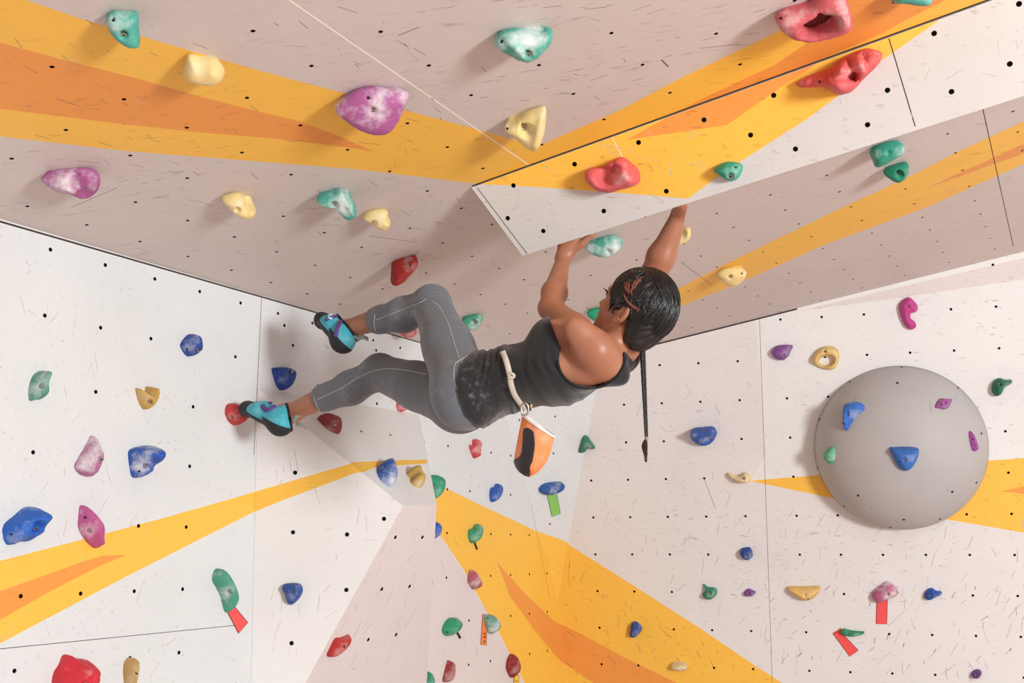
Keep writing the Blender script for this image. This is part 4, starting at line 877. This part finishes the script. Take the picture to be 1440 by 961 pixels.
def tank_cut(P):
    px = 720+F*P[..., 0]/P[..., 2]; py = 480.5+F*P[..., 1]/P[..., 2]
    s_ = (P-Pel)@axT
    ph = (px-728-(py-492)*(.18+.0055*(px-728)))/13.5
    ph = ph+.35*np.sin(py*.045+px*.02)+.25*np.sin(py*.09); am = .6+.4*np.sin(py*.05+px*.035)
    w = am*.0085*(np.abs(np.sin(np.pi*ph))**.7-.6)*np.exp(-((px-778)/44)**4)*np.exp(-((py-545)/46)**4)
    ph = (px-690+(py-500)*.20+3*np.sin(py*.05))/9.5
    ph = ph+.4*np.sin(py*.035+px*.03)+.3*np.sin(py*.08); am = .5+.5*np.sin(py*.045+px*.05+1)
    w += am*.0052*(np.abs(np.sin(np.pi*ph))**.7-.6)*np.exp(-((px-686)/27)**4)
    w -= .004*np.exp(-((px-716-(py-535)*.18)/5.)**2)
    T.D[...] += w.astype(np.float32)
    hx = np.interp(py.ravel(), [465, 488, 497, 512, 535, 560, 585, 600, 612, 625], [740, 685, 664, 649, 642, 645, 655, 671, 700, 760]).reshape(py.shape)
    d = (hx-px)*.0021
    a = math.radians(-16); u = (px-832)*math.cos(a)+(py-503)*math.sin(a); v = -(px-832)*math.sin(a)+(py-503)*math.cos(a)
    e = 1-np.sqrt((u/46)**2+(v/41)**2)
    d = np.maximum(d, np.where(P[..., 2] < 3.06, e*.09, -1))
    def cut_px(poly, near, d):
        (x0, y0), (x1, y1) = np.min(poly, 0)-12, np.max(poly, 0)+12
        bx = (px > x0) & (px < x1) & (py > y0) & (py < y1) & (P[..., 2] < near); Q = np.stack([px[bx], py[bx]], 1)
        sd_ = distpoly(Q, poly)*.002; dd = np.full(px.shape, -1., np.float32); dd[bx] = np.where(inpoly(Q, poly), sd_, -sd_); return np.maximum(d, dd)
    d = cut_px([(766, 430), (800, 404), (852, 446), (868, 474), (858, 500), (800, 504), (787, 486)], 3.06, d)      # clear of the raised upper arm
    d = np.maximum(d, .075-np.linalg.norm(P-(Sh_r+np.array([.02, -.05, .07])), axis=-1))
    d = np.maximum(d, .050-np.linalg.norm(P-C3(846, 468, 3.08), axis=-1))
    # back neckline: a V of skin between the two straps
    d = cut_px([(860, 440), (866, 483), (877, 492), (892, 510), (897, 500), (902, 486), (925, 440)], 9, d)
    return d
T.cut(tank_cut)
Vt, Ft = T.mesh(); del T
_lab = np.arange(len(Vt))                                               # keep the one connected garment
for _ in range(400):
    m_ = _lab[Ft].min(1); new = _lab.copy()
    for k in range(4): np.minimum.at(new, Ft[:, k], m_)
    new = new[new]
    if (new == _lab).all(): break
    _lab = new
_big = np.bincount(_lab).argmax(); _ok = _lab == _big; Ft = Ft[_ok[Ft[:, 0]]]; _rm = np.cumsum(_ok)-1; Vt = Vt[_ok]; Ft = _rm[Ft]
tank = body_part('tank_top', Vt, Ft, M_tank, person); tank['label'] = 'black tank top dusted with chalk at the hip'
bvh_all = BVHTree.FromPolygons([tuple(v) for v in np.vstack([c2w(Vt), c2w(Vl), c2w(Vb)])], [tuple(int(i) for i in f) for f in np.vstack([Ft, Fl+len(Vt), Fb+len(Vt)+len(Vl)])])
def onbody(path, sub=10, off=.001, bv=None):
    out = []
    for x, y in spline(path, sub):
        p = (bv or bvh_all).ray_cast(Vector(CAM), Vector(ray(x, y)))
        if p[0] is not None: out.append(np.array(p[0])-unit(ray(x, y))*off)
    return np.array(out)
def band(name, path, width, thick, mat, parent, sub=10, off=.0015, bv=None):
    """flat strip of webbing lying on the body"""
    P = onbody(path, sub, off, bv); n = len(P); V = []; Fc = []
    Tn = np.gradient(P, axis=0); Tn /= np.linalg.norm(Tn, axis=1, keepdims=True)
    for i in range(n):
        vw = unit(CAM-P[i]); sd = unit(np.cross(Tn[i], vw))*width/2; nn = unit(np.cross(sd, Tn[i])); nn = nn if nn@vw > 0 else -nn
        V += [P[i]-sd, P[i]+sd, P[i]+sd*.9+nn*thick, P[i]-sd*.9+nn*thick]
    for i in range(n-1):
        for k in range(4): Fc.append((i*4+k, i*4+(k+1) % 4, i*4+4+(k+1) % 4, i*4+4+k))
    Fc += [(0, 1, 2, 3), tuple((n-1)*4+k for k in (3, 2, 1, 0))]
    return mesh_obj(name, np.array(V)-PO, Fc, mat, parent=parent)
def thread(name, path, r, mat, parent, sub=8, off=.0006, bv=None):
    P = onbody(path, sub, off, bv); v, f = tube(P, r, 6); return mesh_obj(name, np.array(v)-PO, f, mat, parent=parent)
M_st = plain('pale_stitching', (176, 178, 176), .8)
for path in ([(607, 424), (618, 432), (630, 455), (638, 480), (645, 502), (652, 512)], [(529, 450), (560, 438), (590, 426), (600, 420)], [(642, 548), (638, 528), (640, 512), (650, 505), (662, 498)],
             [(446, 562), (478, 547), (510, 528), (540, 519), (570, 521), (600, 527)], [(527, 443), (526, 456), (529, 468)], [(441, 559), (446, 572), (452, 583)]):
    thread('seam', path, .0014, M_st, leggings, bv=bvh_leg)
M_blk = plain('black_binding', (22, 22, 24), .75)
bvh_tank = BVHTree.FromPolygons([tuple(v) for v in c2w(Vt)], [tuple(int(i) for i in f) for f in Ft])
_a = math.radians(-16); epath = [(832+48.5*math.cos(t)*math.cos(_a)-43*math.sin(t)*math.sin(_a), 503+48.5*math.cos(t)*math.sin(_a)+43*math.sin(t)*math.cos(_a)) for t in np.linspace(-.25, 3.35, 26)]
thread('armhole_binding', epath, .0026, M_blk, tank, sub=3, bv=bvh_tank)
M_web = plain('pale_webbing', (214, 202, 190), .8, fine=300)
belt = band('belt', [(707, 495), (712, 508), (716, 524), (719, 542), (724, 556), (732, 568), (738, 576)], .016, .003, M_web, person, off=.003)
v, f = merge([tube([np.array(onbody([(718, 528), (719, 529)], 1, .006)[0])+CW.T@np.array(q) for q in spline([(-.006, 0, 0), (0, -.006, -.003), (.010, 0, -.004), (.004, .008, -.002), (-.006, .006, 0), (.012, .004, -.003)], 5)], .0042, 7)])
mesh_obj('knot', np.array(v)-PO, f, M_web, parent=belt)
# ear stud pair
M_gold = plain('gold_stud', (230, 190, 120), .25, .5, 1)
for du, dfw in ((-.046, .004), (-.042, -.004)):
    c_ = HD(-.022+dfw, .080, du); v, f = tube([c2w(c_), c2w(c_+hl*.004)], [.0028, .0022], 8); mesh_obj('ear_stud', np.array(v)-PO, f, M_gold, parent=person)
# lashes and eyes
M_eye = plain('eye', (46, 32, 26), .2); M_hair = plain('black_hair', (20, 19, 21), .32, .6)
for s_ in (1, -1):
    P = [c2w(HD(.083-abs(o)*.25, s_*(.031+o), .004)) for o in np.linspace(-.014, .014, 7)]
    v, f = tube(P, .0018, 5); V2 = list(np.array(v)-PO); Fl2 = list(f)
    for o in np.linspace(-.012, .014, 8):
        a_ = c2w(HD(.083-abs(o)*.25, s_*(.031+o), .004)); b_ = c2w(HD(.096-abs(o)*.2, s_*(.033+o*1.2), .009)); vv, ff = tube([a_, b_], [.0009, .0003], 4); k = len(V2); V2 += list(np.array(vv)-PO); Fl2 += [tuple(i+k for i in q) for q in ff]
    mesh_obj('eyelashes', V2, Fl2, M_hair, parent=person)
    v, f = tube([c2w(HD(.0825, s_*.031, -.001)), c2w(HD(.0835, s_*.031, -.001))], [.006, .0052], 12); mesh_obj('eye', np.array(v)-PO, f, M_eye, parent=person)

# hair: short bob cap with combed locks, rust coloured highlights, one thin rat-tail braid
Hh = Field(HD(0, 0, 0)-.2, HD(0, 0, 0)+.2, .0032)
HR = np.array([.103, .083, .106]); HCc = HD(-.018, 0, .014)
Hh.put(ell(HCc, HAX, HR), .01)
Hh.put(ell(HD(-.058, 0, -.046), HAX, (.041, .058, .054)), .03)
Hh.put(ell(HD(-.056, .015, -.080), HAX, (.030, .042, .022)), .02)
Hh.put(ell(HD(.128, 0, -.050), HAX, (.110, .15, .098)), .012, sub=True)
for s_ in (1, -1):
    Hh.put(ell(HD(-.006, s_*.09, -.058), HAX, (.040, .045, .050)), .01, sub=True)
    Hh.put(ell(HD(.008, s_*.075, .000), HAX, (.012, .010, .028)), .008)                      # sideburn lock in front of the ear
def hairwave(P):
    q = (P-HCc)@np.array(HAX).T; az = np.arctan2(q[..., 1], q[..., 2]-.02); Hh.D[...] += (.0016*np.sin(az*34+q[..., 0]*60)).astype(np.float32); return np.full(P.shape[:-1], -1., np.float32)
Hh.cut(hairwave)
Vh, Fh = Hh.mesh(); del Hh
hair = body_part('hair', Vh, Fh, M_hair, person); hair['label'] = 'short glossy black hair with a thin braid'
pole = unit(np.array([.55, .0, .62]))                                   # locks are combed back from the front parting
t1 = unit(np.cross(pole, [0, 1, 0])); t2 = np.cross(pole, t1)
cutc = np.array([.128, 0, -.052])
def lock(az, th0, th1, off, r, sw):
    pts = []
    for i, th in enumerate(np.linspace(th0, th1, 12)):
        a = az+sw*(th-th0)
        d_ = pole*math.cos(th)+(t1*math.cos(a)+t2*math.sin(a))*math.sin(th)
        q = d_*HR*(1+off+.012*math.sin(i*.7+az*9)); q = q+np.array([-.018, 0, .014])
        if q[2] < -.03: q[:2] *= 1+.05*(q[2]+.03)/.1                                             # tuck under at the nape
        if ((q[0]-.128)/.105)**2+(q[1]/.15)**2+((q[2]+.050)/.092)**2 < 1: break
        if abs(q[1]) > .05 and ((q[0]+.006)/.040)**2+((q[2]+.056)/.048)**2 < 1: break
        if q[2] < -.112: break
        pts.append(HD(*q))
    if len(pts) < 4: return None
    n = len(pts); return tube(c2w(np.array(pts)), [r*(.35+.65*math.sin(math.pi*min(1, (i+.6)/(n*.75)))) if i < n*.6 else r*max(.15, (n-i)/(n*.4)) for i in range(n)], 5)
locks = []
for _ in range(900):
    L_ = lock(RNG.uniform(0, 2*math.pi), RNG.uniform(.03, .5), RNG.uniform(1.5, 2.7), RNG.uniform(-.01, .03), RNG.uniform(.0012, .0028), RNG.uniform(-.25, .35))
    if L_: locks.append(L_)
pole = unit(np.array([-.25, .05, .95])); t1 = unit(np.cross(pole, [0, 1, 0])); t2 = np.cross(pole, t1)
for _ in range(500):
    L_ = lock(RNG.uniform(0, 2*math.pi), RNG.uniform(.6, 1.4), RNG.uniform(1.9, 2.9), RNG.uniform(-.01, .045), RNG.uniform(.0014, .003), RNG.uniform(-.2, .2))
    if L_: locks.append(L_)
v, f = merge(locks); mesh_obj('hair_locks', np.array(v)-PO, f, M_hair, parent=hair)
M_rust = plain('rust_hair', (132, 70, 50), .4, .5); rl = []
for px_path in ([(878, 396), (879, 404), (883, 412)], [(886, 392), (884, 402), (887, 412)], [(877, 412), (880, 421), (888, 429), (897, 434)], [(903, 389), (896, 398), (891, 408)], [(881, 394), (881, 403), (885, 414)], [(899, 388), (892, 400), (888, 409), (889, 416)], [(878, 415), (882, 424), (890, 432), (900, 437)], [(894, 394), (888, 404)], [(879, 417), (884, 427), (893, 434)]):
    bvh_hair = BVHTree.FromPolygons([tuple(v) for v in c2w(Vh)], [tuple(int(i) for i in f) for f in Fh])
    P = onbody(px_path, 6, .006, bvh_hair)
    if len(P) > 3: rl.append(tube(P, [.0020*(.3+math.sin(math.pi*(i+.5)/len(P))) for i in range(len(P))], 6))
v, f = merge(rl); o = mesh_obj('highlights', np.array(v)-PO, f, M_rust, parent=hair); o['label'] = 'rust brown highlights'
# braid hanging straight down
bpts = [c2w(C3(903, 482, 2.99))]
end = wpt(909, 616, 2.99)
segs = []; n = 90
for s_ in range(3):
    pts = []
    for i in range(n):
        t = i/(n-1); c_ = bpts[0]*(1-t)+end*t; ph = t*2*math.pi*13+s_*2*math.pi/3; sc = .0056*(1-.4*t)
        pts.append(c_+CW.T@np.array([math.sin(ph)*sc, 0, math.sin(2*ph)*sc*.5]))
    segs.append(tube(pts, [.0042*(1-.4*i/n) for i in range(n)], 6))
v, f = merge(segs); braid = mesh_obj('braid', np.array(v)-PO, f, M_hair, parent=hair)
tail = []
for _ in range(26):
    o2 = RNG.normal(0, .0034, 2); p0 = end; p1 = wpt(906+RNG.normal(0, .8), 628, 2.99); p2 = wpt(909+RNG.normal(0, 1.2), 651-abs(RNG.normal(0, 5)), 2.99)
    P = spline([p0, p1+CW.T@np.array([o2[0], 0, o2[1]]), p2], 6); tail.append(tube(P, [.0017*(1-.7*i/len(P)) for i in range(len(P))], 4))
v, f = merge(tail); M_tail = plain('faded_hair_end', (58, 42, 34), .5); o = mesh_obj('braid_tail', np.array(v)-PO, f, M_tail, parent=hair); o['label'] = 'faded brown brush end of the braid'
v, f = tube([end-CW.T@np.array([0, .004, 0]), end+CW.T@np.array([0, .006, 0])], .0040, 8); mesh_obj('hair_tie', np.array(v)-PO, f, plain('hair_tie_grey', (150, 146, 140), .6), parent=hair)

# climbing shoes
M_turq, nt, b = newmat('turquoise_leather', .5, .35); tc = N(nt, 'ShaderNodeTexCoord').outputs['Object']; q = lin((64, 170, 190))
nt.links.new(mix(nt, mathn(nt, 'MULTIPLY', ramp(nt, tex(nt, 30, 6, tc, .7, 3), .45, .8), .6), q, lin((150, 205, 212))), b.inputs['Base Color'])
M_rub, nt, b = newmat('black_rubber', .6, .3); tc = N(nt, 'ShaderNodeTexCoord').outputs['Object']; b.inputs['Base Color'].default_value = (*lin((40, 42, 44)), 1)
M_purp = plain('purple_strap', (92, 62, 132), .6); M_lin = plain('black_lining', (26, 26, 28), .8); M_whp = plain('pale_panel', (190, 226, 222), .5); M_tab = plain('grey_pull_tab', (150, 156, 152), .6)
def shoe(heel, toe, dorsal, ank, straps, tabs, lab, ball_up=.0):
    ax = unit(toe-heel); do = unit(dorsal-ax*(dorsal@ax)); la = np.cross(ax, do); Lf = np.linalg.norm(toe-heel)
    lo = np.minimum(np.minimum(heel, toe), ank)-.09; hi = np.maximum(np.maximum(heel, toe), ank)+.09
    at = lambda a, d, l=0: heel+ax*a*Lf+do*d+la*l
    def prims(S, g):
        S.put(ball(at(.11, .008), .039+g), .02); S.put(flat(at(.15, .012), at(.55, .016), la, (.037+g, .038+g), (.045+g, .033+g)), .02)
        S.put(flat(at(.55, .014), at(.88, -.002), la, (.045+g, .031+g), (.036+g, .024+g)), .02); S.put(ball(at(.95, -.008, .006), .024+g), .02)
        S.put(cone(at(.22, .02), ank*.75+at(.2, .02)*.25, .036+g, .034+g), .02)
    def loc(P): q = P-heel; return (q@ax)/Lf, q@do, q@la
    out = []
    S = Field(lo, hi, .0026); prims(S, 0); cax = unit(ank-at(.25, .03))
    S.cut(lambda P: (P-(ank*.62+at(.22, .03)*.38))@cax); V, Fc = S.mesh(); out.append(('upper', V, Fc))
    up = body_part('climbing_shoe', V, Fc, M_turq, person); up['label'] = lab
    bv = BVHTree.FromPolygons([tuple(v) for v in c2w(V)], [tuple(int(i) for i in f) for f in Fc])
    def piece(name, fn, g, mat, lb=None, extra=None):
        S = Field(lo, hi, .0026); prims(S, g)
        if extra: S.cut(extra)
        S.cut(fn); V, Fc = S.mesh(); o = body_part(name, V, Fc, mat, up)
        if lb: o['label'] = lb
    def toe_fn(P): a, d, l = loc(P); return np.minimum(np.maximum(.74-a, -1)*Lf, np.maximum((d+.006), np.abs(a-.50)*Lf-.09))
    piece('toe_rubber', toe_fn, .0022, M_rub, 'black rubber toe and sole')
    def heel_fn(P): a, d, l = loc(P); return np.maximum((a-.33-d*3)*Lf*.8, d-.008)
    def ribs(P):
        return np.full(P.shape[:-1], -1., np.float32)
    piece('heel_rubber', heel_fn, .0024, M_rub, 'black ribbed heel rubber')
    c_ = ank*.62+at(.22, .03)*.38; sel = V[np.abs((V-c_)@cax) < .0016]; e1_ = unit(np.cross(cax, la)); e2_ = np.cross(cax, e1_)
    th_ = np.arctan2((sel-c_)@e2_, (sel-c_)@e1_); rr = np.linalg.norm(sel-c_, axis=1); ring = []
    for i in range(36):
        t = -math.pi+2*math.pi*(i+.5)/36; k_ = np.abs((th_-t+math.pi) % (2*math.pi)-math.pi) < .12
        r_ = rr[k_].max() if k_.any() else .034
        ring.append(c2w(c_+(e1_*math.cos(t)+e2_*math.sin(t))*r_))
    v, f = tube(ring, .0042, 7, closed=True); mesh_obj('collar', np.array(v)-PO, f, M_lin, parent=up)
    for path, w, m, nm in straps: band(nm, path, w, .0035, m, up, sub=8, off=.003, bv=bv)
    for a_, b_, w in tabs:
        a_, b_ = np.array(a_), np.array(b_); P = spline([a_, (a_+b_)/2+np.array([0, -.006, -.006]), b_], 6)
        V = []; Fc = []
        for i, p in enumerate(P): V += [c2w(p+np.array(w)), c2w(p-np.array(w)), c2w(p-np.array(w)+np.array([0, .002, .003])), c2w(p+np.array(w)+np.array([0, .002, .003]))]
        for i in range(len(P)-1):
            for k in range(4): Fc.append((i*4+k, i*4+(k+1) % 4, i*4+4+(k+1) % 4, i*4+4+k))
        Fc += [(0, 1, 2, 3), tuple((len(P)-1)*4+k for k in (3, 2, 1, 0))]
        mesh_obj('pull_tab', np.array(V)-PO, Fc, M_tab, parent=up)
    return up
shoe(C3(484, 487, 3.56), C3(452, 446, 3.70), np.array([.75, -.62, -.1]), An_l,
     [([(457, 451), (464, 447), (474, 445), (481, 446)], .011, M_purp, 'strap'), ([(472, 474), (474, 463), (479, 454), (486, 450)], .014, M_purp, 'strap'), ([(462, 439), (465, 444), (463, 449)], .016, M_whp, 'panel')],
     [(C3(494, 474, 3.57), C3(505, 478, 3.55), (0, .005, 0)), (C3(503, 476, 3.55), C3(518, 477, 3.54), (0, .006, 0))], 'turquoise and black climbing shoe with purple straps, raised foot')
shoe(C3(400, 603, 3.58), C3(344, 571, 3.72), np.array([.48, -.87, -.1]), An_r,
     [([(369, 570), (374, 577), (382, 575), (390, 570)], .015, M_purp, 'strap'), ([(378, 568), (386, 567), (392, 568)], .013, M_purp, 'strap')],
     [(C3(412, 593, 3.56), C3(420, 585, 3.54), (.006, .003, 0)), (C3(416, 597, 3.56), C3(431, 602, 3.53), (0, .005, 0))], 'turquoise and black climbing shoe with toe on the red hold')

# chalk bag hanging from the belt
bo = wpt(740, 578, 2.97)
M_bag, nt, b = newmat('orange_ripstop', .75, .25); tc = N(nt, 'ShaderNodeTexCoord').outputs['Object']; q = lin((240, 142, 84))
nt.links.new(mix(nt, mathn(nt, 'MULTIPLY', ramp(nt, tex(nt, 24, 6, tc, .7, 3), .45, .8), .4), q, (.85, .70, .60)), b.inputs['Base Color']); bump(nt, b, tex(nt, 60, 4, tc), .003, .4)
bp = lambda x, y, z=0.: C3(x, y, 2.97+z)
rimA, rimB = bp(737, 581), bp(779, 613); bot = bp(742, 661)
rc = (rimA+rimB)/2; rax = unit(rimB-rimA); rl_ = np.linalg.norm(rimB-rimA)/2
dz = np.array([0, 0, 1.])
V = []; nr, ns = 22, 48
left = spline([(735, 584), (728, 615), (723, 645), (727, 659), (738, 668)], 8); right = spline([(779, 614), (774, 634), (768, 650), (757, 663), (744, 670)], 8)
for j in range(nr+1):
    t = j/nr; a_ = left[min(int(t*(len(left)-1)), len(left)-1)]; b_ = right[min(int(t*(len(right)-1)), len(right)-1)]
    A, Bq = bp(*a_), bp(*b_); m = (A+Bq)/2; hx = (Bq-A)/2; rd = np.linalg.norm(hx)*(.92 if t < .75 else .92)+.002
    for i in range(ns):
        th = 2*math.pi*i/ns; wv = 1+.03*math.sin(th*5+t*4)*(1-t)+.02*math.sin(th*9)*(1-t)**2
        V.append(m+hx*math.cos(th)*wv-dz*rd*math.sin(th)*wv+np.array([0, .004*math.sin(th*3)*t, 0]))
Fq = [(j*ns+i, j*ns+(i+1) % ns, (j+1)*ns+(i+1) % ns, (j+1)*ns+i) for j in range(nr) for i in range(ns)]+[tuple(nr*ns+i for i in range(ns))]
bw = c2w(np.array(V)); bag = mesh_obj('chalk_bag', bw, Fq, M_bag, origin=bo); tag(bag, 'orange chalk bag with a black curved panel hanging from the climber\'s belt', 'chalk bag')
bvh_bag = BVHTree.FromPolygons([tuple(v) for v in bw], Fq)
v, f = tube(bw[:ns], .0042, 8, closed=True); o = mesh_obj('rim', np.array(v)-bo, f, plain('bag_rim_white', (226, 222, 220), .6), parent=bag); o['label'] = 'white binding around the bag opening'
fl_ = [tuple(range(ns))]; mesh_obj('lining', [bw[i]*.985+bw[:ns].mean(0)*.015-bo+CW.T@np.array([-.004, .008, 0]) for i in range(ns)], fl_, plain('fleece_lining', (200, 196, 190), .95), parent=bag)
# black panel: curved strip that follows the bag's side and wraps its base
outl = spline([(737, 606), (742, 602), (750, 607), (752, 616), (752, 630), (749, 648), (745.5, 656), (745, 669), (737, 667.5), (728, 660), (723.5, 648), (730, 644), (734, 636), (735.5, 622)], 6, True)
pts2 = [Vector(p) for p in outl]; n0 = len(pts2)
gg = [Vector((x, y)) for x in np.arange(722, 754, 1.6) for y in np.arange(601, 671, 1.6) if inpoly([(x, y)], outl)[0] and distpoly([(x, y)], outl)[0] > .9]
vo2, _, fo2, _, _, _ = delaunay_2d_cdt(pts2+gg, [(i, (i+1) % n0) for i in range(n0)], [], 1, 1e-6)
V = []; ok = []
for p in vo2:
    h_ = bvh_bag.ray_cast(Vector(CAM), Vector(ray(*p))); ok.append(h_[0] is not None)
    V.append(np.array(h_[0])+np.array(h_[1])*.0022*(1 if np.array(h_[1])@FW < 0 else -1) if h_[0] is not None else np.zeros(3))
fo2 = [f for f in fo2 if all(ok[i] for i in f)]; used = sorted({i for f in fo2 for i in f}); rm = {k: i for i, k in enumerate(used)}
o = mesh_obj('panel', [V[i]-bo for i in used], [tuple(rm[i] for i in f) for f in fo2], plain('black_nylon', (44, 42, 46), .35, .5, fine=60), parent=bag); o['label'] = 'black glossy curved panel'
sm = o.modifiers.new('thickness', 'SOLIDIFY'); sm.thickness = .0015; sm.offset = 0
# karabiner and pull tag
kp = [c2w(bp(*q, -.03)) for q in spline([(733, 572), (737, 567), (742, 570), (743, 579), (739, 584), (734, 580)], 5, True)]
v, f = tube(kp, .0028, 7, closed=True); mesh_obj('karabiner', np.array(v)-bo, f, M_steel, parent=bag)
v, f = tube([c2w(bp(742, 568, -.02)), c2w(bp(744.5, 578, -.02))], .006, 8); mesh_obj('toggle', np.array(v)-bo, f, M_lin, parent=bag)
A, Bq = c2w(bp(746, 569, .0)), c2w(bp(745, 579, .0)); sd = CW.T@np.array([.006, 0, 0]); th = CW.T@np.array([0, 0, .003])
vv = [A-sd*.6, A+sd, Bq+sd*.4, Bq-sd*.6]; vv = vv+[p+th for p in vv]
mesh_obj('pull_tag', [p-bo for p in vv], [(0, 1, 2, 3), (7, 6, 5, 4)]+[((i+1) % 4, i, i+4, (i+1) % 4+4) for i in range(4)], plain('yellow_tag', (236, 186, 50), .6), parent=bag)

# ------------------------------------------------------------------ LIGHT of the hall, with one added fill lamp
world = bpy.data.worlds.new('hall_light'); scene.world = world; world.use_nodes = True
bg = world.node_tree.nodes['Background']; bg.inputs[0].default_value = (.95, .99, 1.0, 1); bg.inputs[1].default_value = .36
def area(name, loc, target, size, power, col=(1, 1, 1), sy=None):
    d = bpy.data.lights.new(name, 'AREA'); d.energy = power; d.color = col; d.size = size
    if sy: d.shape = 'RECTANGLE'; d.size_y = sy
    o = bpy.data.objects.new(name, d); COL.objects.link(o); o.location = loc
    o.rotation_euler = (Vector(target)-Vector(loc)).to_track_quat('-Z', 'Y').to_euler(); return o
area('hall_window_light', (4.2, -2.3, 1.75), (-.1, 3.4, 2.0), 1.1, 560, (.97, 1, .995), 1.2)
area('roof_bounce_fill', (3.2, -3.2, 5.2), (2.2, -.6, 0), 2.5, 520, (.98, 1, 1), 2.5)  # added fill: lights the mat so its bounce brightens the roof underside
vs = scene.view_settings; vs.view_transform = 'Standard'; vs.look = 'None'; vs.exposure = -0.36; vs.gamma = 1; vs.use_curve_mapping = False
